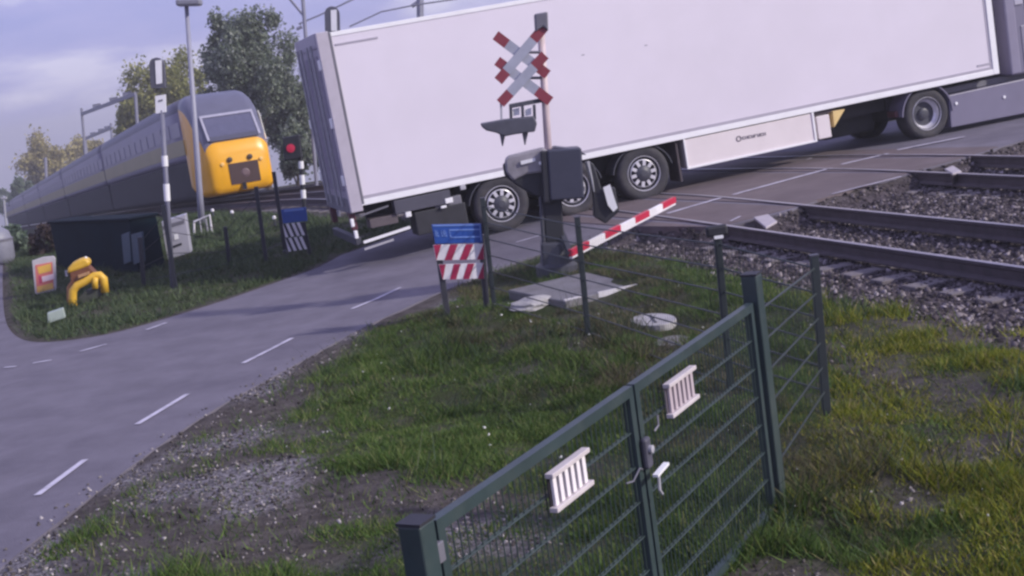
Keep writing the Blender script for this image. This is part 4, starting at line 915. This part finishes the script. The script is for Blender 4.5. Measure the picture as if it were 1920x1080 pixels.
for pts, lab, dd_ in (([(560, 45), (600, 28), (655, 2), (720, -30)], 'thin overhead wire from the catenary mast rising above the signal board', 55), ([(655, 50), (715, 22), (780, 9), (870, -4), (960, -22)], 'thin overhead contact wire just above the trailer roof', 60)):
    P = [far_pt(u, v, dd_) for u, v in pts]; O = P[0]; o = MB().tube([p - O for p in P], .035, 6).build('overhead_wire', CATM); o.location = O; tag(o, lab, 'wire', 'overhead wires above the trailer')

# ------------------------------------------------------------------ trees, hedges
def leaf_cloud(n_clump, per, rad, centre, size, rg, squash=1.0, hollow=.35, clump=.33):
    c = rg.normal(size=(n_clump, 3)); c /= np.linalg.norm(c, axis=1)[:, None]; r = (hollow + (1 - hollow) * rg.random(n_clump)) ** .6
    c = c * r[:, None] * np.array(rad) * (.62 + .55 * rg.random((n_clump, 1)))
    ctr = np.repeat(c, per, 0); off = rg.normal(size=(n_clump * per, 3)) * (np.array(rad) * clump * .36) * np.repeat(.45 + .9 * rg.random(n_clump) ** 1.5, per)[:, None]
    P = ctr + off + np.array(centre); n = len(P); s = size * (.6 + .8 * rg.random(n))[:, None]
    a = rg.normal(size=(n, 3)); a /= np.linalg.norm(a, axis=1)[:, None]; b_ = rg.normal(size=(n, 3)); b_ -= (b_ * a).sum(1)[:, None] * a; b_ /= np.linalg.norm(b_, axis=1)[:, None]
    V = np.stack([P - a * s, P - b_ * s * .55, P + a * s, P + b_ * s * .55], 1).reshape(-1, 3); return V, np.arange(n * 4).reshape(-1, 4)
LEAF = {}
def leafmat(key):
    if key not in LEAF:
        st = {'dark': [(0, (.09, .12, .085)), (.5, (.18, .215, .15)), (.85, (.30, .335, .26)), (1, (.50, .52, .47))], 'olive': [(0, (.16, .18, .06)), (.5, (.29, .30, .10)), (1, (.46, .44, .18))], 'yellow': [(0, (.24, .22, .10)), (.5, (.42, .37, .15)), (1, (.58, .50, .24))], 'hedge': [(0, (0.081, 0.121, 0.088)), (.6, (0.149, 0.203, 0.135)), (1, (0.257, 0.311, 0.230))], 'brown': [(0, (.045, .03, .035)), (.6, (.09, .065, .06)), (1, (.14, .10, .08))]}[key]
        LEAF[key] = island_mat('leaves_' + key, st, .55, .45)
    return LEAF[key]
def tree(name, dist_, px, rx_px, rz_px, label, key, n_clump, per, group, trunk=True, size=None, seed=1):
    rg = np.random.default_rng(seed); C = far_pt(*px, dist_); k = dist_ / F_PX; rx = rx_px * k; rz = rz_px * k; g = float(road_z(C.x, C.y)); B = Vector((C.x, C.y, g - .05))
    root = thing(name, label, 'tree' if trunk else 'shrub', B, group); ch = C.z - B.z
    if trunk:
        m = MB(); tr_ = max(.12, rx * .075); m.tube([(0, 0, -.2), (tr_ * .3, 0, ch * .45), (0, 0, ch * .9)], [tr_, tr_ * .8, tr_ * .35], 9)
        for j in range(7):
            a = j * 2.4 + seed; z0 = ch * (.35 + .08 * j); m.tube([(0, 0, z0), (rx * .4 * math.cos(a), rx * .4 * math.sin(a), z0 + rz * .35), (rx * .75 * math.cos(a), rx * .75 * math.sin(a), z0 + rz * .75)], [tr_ * .45, tr_ * .25, tr_ * .08], 6)
        m.build('trunk', BARK, root)
    else:
        m = MB()
        for j in range(5):
            a = j * 1.3; m.tube([(0, 0, -.1), (rx * .4 * math.cos(a), rx * .4 * math.sin(a), ch)], [.05, .02], 5)
        m.build('stems', BARK, root)
    V, F = leaf_cloud(n_clump, per, (rx, rx * .9, rz), (0, 0, ch), size or rx * .055, rg); npmesh('crown', V, F, [leafmat(key)], root); return root
tg = 'trees beyond the railway'
tree('leafy_tree', 72, (466, 132), 84, 104, 'large dark green leafy tree above the train nose', 'dark', 75, 560, tg, size=.11, seed=3)
tree('leafy_tree', 76, (540, 215), 60, 80, 'grey green tree half hidden by the trailer rear', 'dark', 50, 500, tg, size=.11, seed=11)
tree('leafy_tree', 105, (322, 190), 75, 95, 'yellow green tree behind the rounded signal board and lamp pole', 'olive', 55, 420, tg, size=.16, seed=5)
tree('leafy_tree', 112, (262, 230), 46, 66, 'smaller darker olive tree beside the nearer portal', 'olive', 55, 280, tg, size=.16, seed=6)
tree('leafy_tree', 190, (98, 312), 60, 60, 'golden autumn tree at far left above the train roof', 'yellow', 60, 240, tg, size=.26, seed=7)
tree('leafy_tree', 200, (165, 305), 48, 45, 'pale yellow tree between the two catenary portals', 'yellow', 55, 240, tg, size=.26, seed=8)
tree('leafy_tree', 170, (42, 362), 26, 30, 'small green tree at the far end of the train', 'hedge', 30, 120, tg, size=.3, seed=9)
tree('leafy_tree', 230, (10, 375), 26, 22, 'dim green tree at the left edge of the picture', 'hedge', 24, 110, tg, size=.36, seed=10)
tree('leafy_tree', 84, (600, 250), 55, 70, 'dark tree behind the trailer rear doors', 'dark', 50, 320, tg, size=.12, seed=13)
tree('round_shrub', 62, (548, 285), 40, 62, 'dark bush behind the red crossing light', 'dark', 34, 260, 'shrubs on the far verge', False, .10, 16)
tree('round_shrub', 38, (22, 455), 38, 30, 'pale green shrub behind the thin pole at left', 'hedge', 24, 120, 'shrubs on the far verge', False, .09, 14)
tree('round_shrub', 36, (88, 455), 34, 38, 'brown bare shrub left of the dark relay building', 'brown', 24, 120, 'shrubs on the far verge', False, .08, 15)

CLEAR += [[p2(at(*p)) for p in q] for q in ([(948, 566), (1062, 588), (1203, 538), (1098, 506)], [(1178, 612), (1200, 590), (1270, 586), (1272, 606), (1230, 622)], [(1228, 640), (1262, 626), (1298, 630), (1262, 654)], [(960, 572), (990, 566), (1045, 585), (1030, 602), (975, 590)])]
# ------------------------------------------------------------------ grass, gravel, ballast
def in_view(x, y, z, m=90):
    d = np.stack([x, y, z - CAM_H], 1); f = d @ np.array(_fw); u = 960 + F_PX * (d @ np.array(_rt)) / f; v = 540 - F_PX * (d @ np.array(_up)) / f
    return (f > .3) & (u > -m * 2) & (u < 1920 + m * 2) & (v > -50) & (v < 1080 + m * 2)
def scatter(n, x0, x1, y0, y1, pick):
    x = rng.uniform(x0, x1, n); y = rng.uniform(y0, y1, n); k = in_view(x, y, np.zeros(n)); x, y = x[k], y[k]
    p = pick(x, y); k = rng.random(len(x)) < p; return x[k], y[k]
def blades(x, y, h, wd, name, m):
    n = len(x); z = land_z(x, y) - .01; a = rng.uniform(0, 2 * np.pi, n); hh = h * (.45 + .9 * rng.random(n)) * (.32 + 2.2 * vnoise(x, y, .28, 31) ** 1.5 * (.3 + vnoise(x, y, 1.1, 32))); w_ = wd * (.6 + .8 * rng.random(n)); lean = rng.uniform(.25, 1.3, n) * hh; b_ = rng.uniform(0, 2 * np.pi, n)
    ca_, sa = np.cos(a), np.sin(a); B0 = np.stack([x - ca_ * w_, y - sa * w_, z], 1); B1 = np.stack([x + ca_ * w_, y + sa * w_, z], 1)
    T_ = np.stack([x + np.cos(b_) * lean, y + np.sin(b_) * lean, z + hh], 1); V = np.stack([B0, B1, T_], 1).reshape(-1, 3)
    o = npmesh(name, V, np.arange(n * 3).reshape(-1, 3), [m], k=3); return o
grassm = island_mat('grass_blades', [(0, (.034, .078, .014)), (.45, (.080, .150, .028)), (.8, (.14, .205, .046)), (.97, (.19, .20, .07)), (1, (.28, .26, .13))], .6, .3)
fn = lambda x, y: zones(x, y)[0]
x1_, y1_ = scatter(700000, -6, 7, 3.5, 11.5, fn); x2_, y2_ = scatter(340000, -5, 7, 11.5, 19, lambda x, y: fn(x, y) * .9)
gx_ = np.concatenate([x1_, x2_]); gy_ = np.concatenate([y1_, y2_])
# sunlit look put into the blade colour, right of the gate
rightside = smooth(-.3, .5, (gx_ - 1.5) - (gy_ - 7.9) * .25 + (vnoise(gx_, gy_, .7, 41) - .5)) * smooth(.25, .55, vnoise(gx_, gy_, .55, 42) + .12)
sun_tinted = rng.random(len(gx_)) < rightside * .85
sv_ = s_of(gx_, gy_); brn_ = dist(BROWN, gx_, gy_); brn_ = np.where(inside(BROWN, gx_, gy_), -brn_, brn_); inbr = rng.random(len(gx_)) < .6 * (1 - smooth(-.15, .2, brn_ + (vnoise(gx_, gy_, .4, 62) - .5) * .4))
wth = (rng.random(len(gx_)) < .8 * smooth(-5.3, -4.3, sv_ + (vnoise(gx_, gy_, .6, 43) - .5) * 1.6) * (gx_ < 2.0) * smooth(.3, .55, vnoise(gx_, gy_, .45, 44))) & ~sun_tinted | inbr
sun_tinted = sun_tinted & ~inbr
wm = island_mat('withered_blades', [(0, (.05, .055, .025)), (.5, (.105, .095, .05)), (1, (.22, .19, .11))], .7, .3)
o = blades(gx_[wth], gy_[wth], .075, .0056, 'withered_grass', wm); tag(o, 'brownish withered grass along the wire fence', 'grass', kind='stuff')
sun_or_withered = sun_tinted | wth
o = blades(gx_[~sun_or_withered], gy_[~sun_or_withered], .070, .0058, 'grass', grassm); tag(o, 'short rough green grass on the near verge', 'grass', kind='stuff')
sun_tintedm = island_mat('sun_tinted_blades', [(0, (.07, .10, .008)), (.4, (.17, .205, .014)), (.75, (.28, .29, .028)), (.93, (.34, .28, .07)), (1, (.42, .36, .16))], .6, .35)
o = blades(gx_[sun_tinted], gy_[sun_tinted], .070, .0058, 'sun_tinted_grass', sun_tintedm); tag(o, 'yellow green sun tinted grass to the right of the gate', 'grass', kind='stuff')
grassf = island_mat('grass_blades_far', [(0, (.032, .058, .028)), (.5, (.065, .10, .045)), (1, (.12, .155, .07))], .6, .2, patch=(.09, .12, .06), patch_scale=.4)
x_, y_ = scatter(220000, -16, 2, 18.5, 42, lambda x, y: fn(x, y) * smooth(0, .3, road_sd(x, y)))
o = blades(x_, y_, .11, .011, 'grass', grassf); tag(o, 'green grass on the far verge before the train', 'grass', kind='stuff')
# weeds: taller dark tufts
x_, y_ = scatter(26000, -4, 6, 5, 17, lambda x, y: fn(x, y) * smooth(.60, .72, vnoise(x, y, .8, 21)))
o = blades(x_, y_, .20, .006, 'weeds', island_mat('weed_blades', [(0, (.018, .036, .018)), (.6, (.04, .07, .032)), (1, (.11, .12, .055))], .6, .2)); tag(o, 'taller weeds between the road and the fence', 'weeds', kind='stuff')
def stones(x, y, size, name, m, lift=.0):
    n = len(x); z = np.where(road_sd(x, y) < .03, road_z(x, y), land_z(x, y)) + lift; base = np.array([(-1, -1, -1), (1, -1, -1), (1, 1, -1), (-1, 1, -1), (-1, -1, 1), (1, -1, 1), (1, 1, 1), (-1, 1, 1)], float) * .55
    jit = rng.uniform(-.38, .38, (n, 8, 3)); P = base[None] + jit; s = size * (.35 + rng.random(n) ** 2 * 1.1)[:, None, None] * (np.array([1, .8, .62]) * (.8 + .4 * rng.random((n, 1, 3)))); P = P * s
    q = rng.normal(size=(n, 4)); q /= np.linalg.norm(q, axis=1)[:, None]; w_, a, b_, c = q.T
    R = np.stack([1 - 2 * (b_ * b_ + c * c), 2 * (a * b_ - c * w_), 2 * (a * c + b_ * w_), 2 * (a * b_ + c * w_), 1 - 2 * (a * a + c * c), 2 * (b_ * c - a * w_), 2 * (a * c - b_ * w_), 2 * (b_ * c + a * w_), 1 - 2 * (a * a + b_ * b_)], 1).reshape(n, 3, 3)
    P = np.einsum('nij,nkj->nki', R, P) + np.stack([x, y, z], 1)[:, None]
    F = np.array([(3, 2, 1, 0), (4, 5, 6, 7), (0, 1, 5, 4), (1, 2, 6, 5), (2, 3, 7, 6), (3, 0, 4, 7)]); Fq = (F[None] + (np.arange(n) * 8)[:, None, None]).reshape(-1, 4)
    return npmesh(name, P.reshape(-1, 3), Fq, [m])
balm = island_mat('ballast_stones', [(0, (.022, .018, .022)), (.5, (.068, .055, .062)), (.85, (.16, .135, .145)), (1, (.34, .30, .32))], .85)
x_, y_ = scatter(90000, 1, 14, 7, 24, lambda x, y: zones(x, y)[2] * (road_sd(x, y) > .05)); o = stones(x_, y_, .042, 'ballast', balm); tag(o, 'grey railway ballast stones around the rails', 'ballast', kind='stuff')
grvm = island_mat('gravel_stones', [(0, (.04, .035, .034)), (.5, (.105, .092, .088)), (.85, (.25, .225, .22)), (1, (.50, .46, .46))], .85)
x_, y_ = scatter(70000, -7, 3, 3.5, 17, lambda x, y: np.where(road_sd(x, y) > .03, np.clip(zones(x, y)[1] * .8 + zones(x, y)[3] * .26, 0, 1), .10 * (road_sd(x, y) > -.22))); o = stones(x_, y_, .018, 'gravel', grvm, .004); tag(o, 'pale gravel along the road edge and by the gate', 'gravel', kind='stuff')
x_, y_ = scatter(380, -5, 3, 6, 18, lambda x, y: fn(x, y) * .6); o = stones(x_, y_, .014, 'pebbles', island_mat('daisies', [(0, (.5, .5, .48)), (1, (.8, .8, .76))], .7), .05); tag(o, 'small white flowers and pebbles dotted in the grass', 'flowers', kind='stuff')

# ------------------------------------------------------------------ thin haze volume, added to pale and soften the distance
hz_m = bpy.data.materials.new('air'); hz_m.use_nodes = True; t = hz_m.node_tree; t.nodes.clear()
o_ = t.nodes.new('ShaderNodeOutputMaterial'); v_ = t.nodes.new('ShaderNodeVolumePrincipled'); t.links.new(v_.outputs[0], o_.inputs['Volume'])
v_.inputs['Color'].default_value = (.97, .96, 1.0, 1); v_.inputs['Density'].default_value = .0013; v_.inputs['Anisotropy'].default_value = .2
hz = MB().box((-1700, -1700, -135), (1700, 2000, 26)).build('haze', hz_m); hz['kind'] = 'stuff'; hz['label'] = 'thin pale haze added over the whole scene'; hz['category'] = 'haze'
scene.cycles.volume_bounces = 0
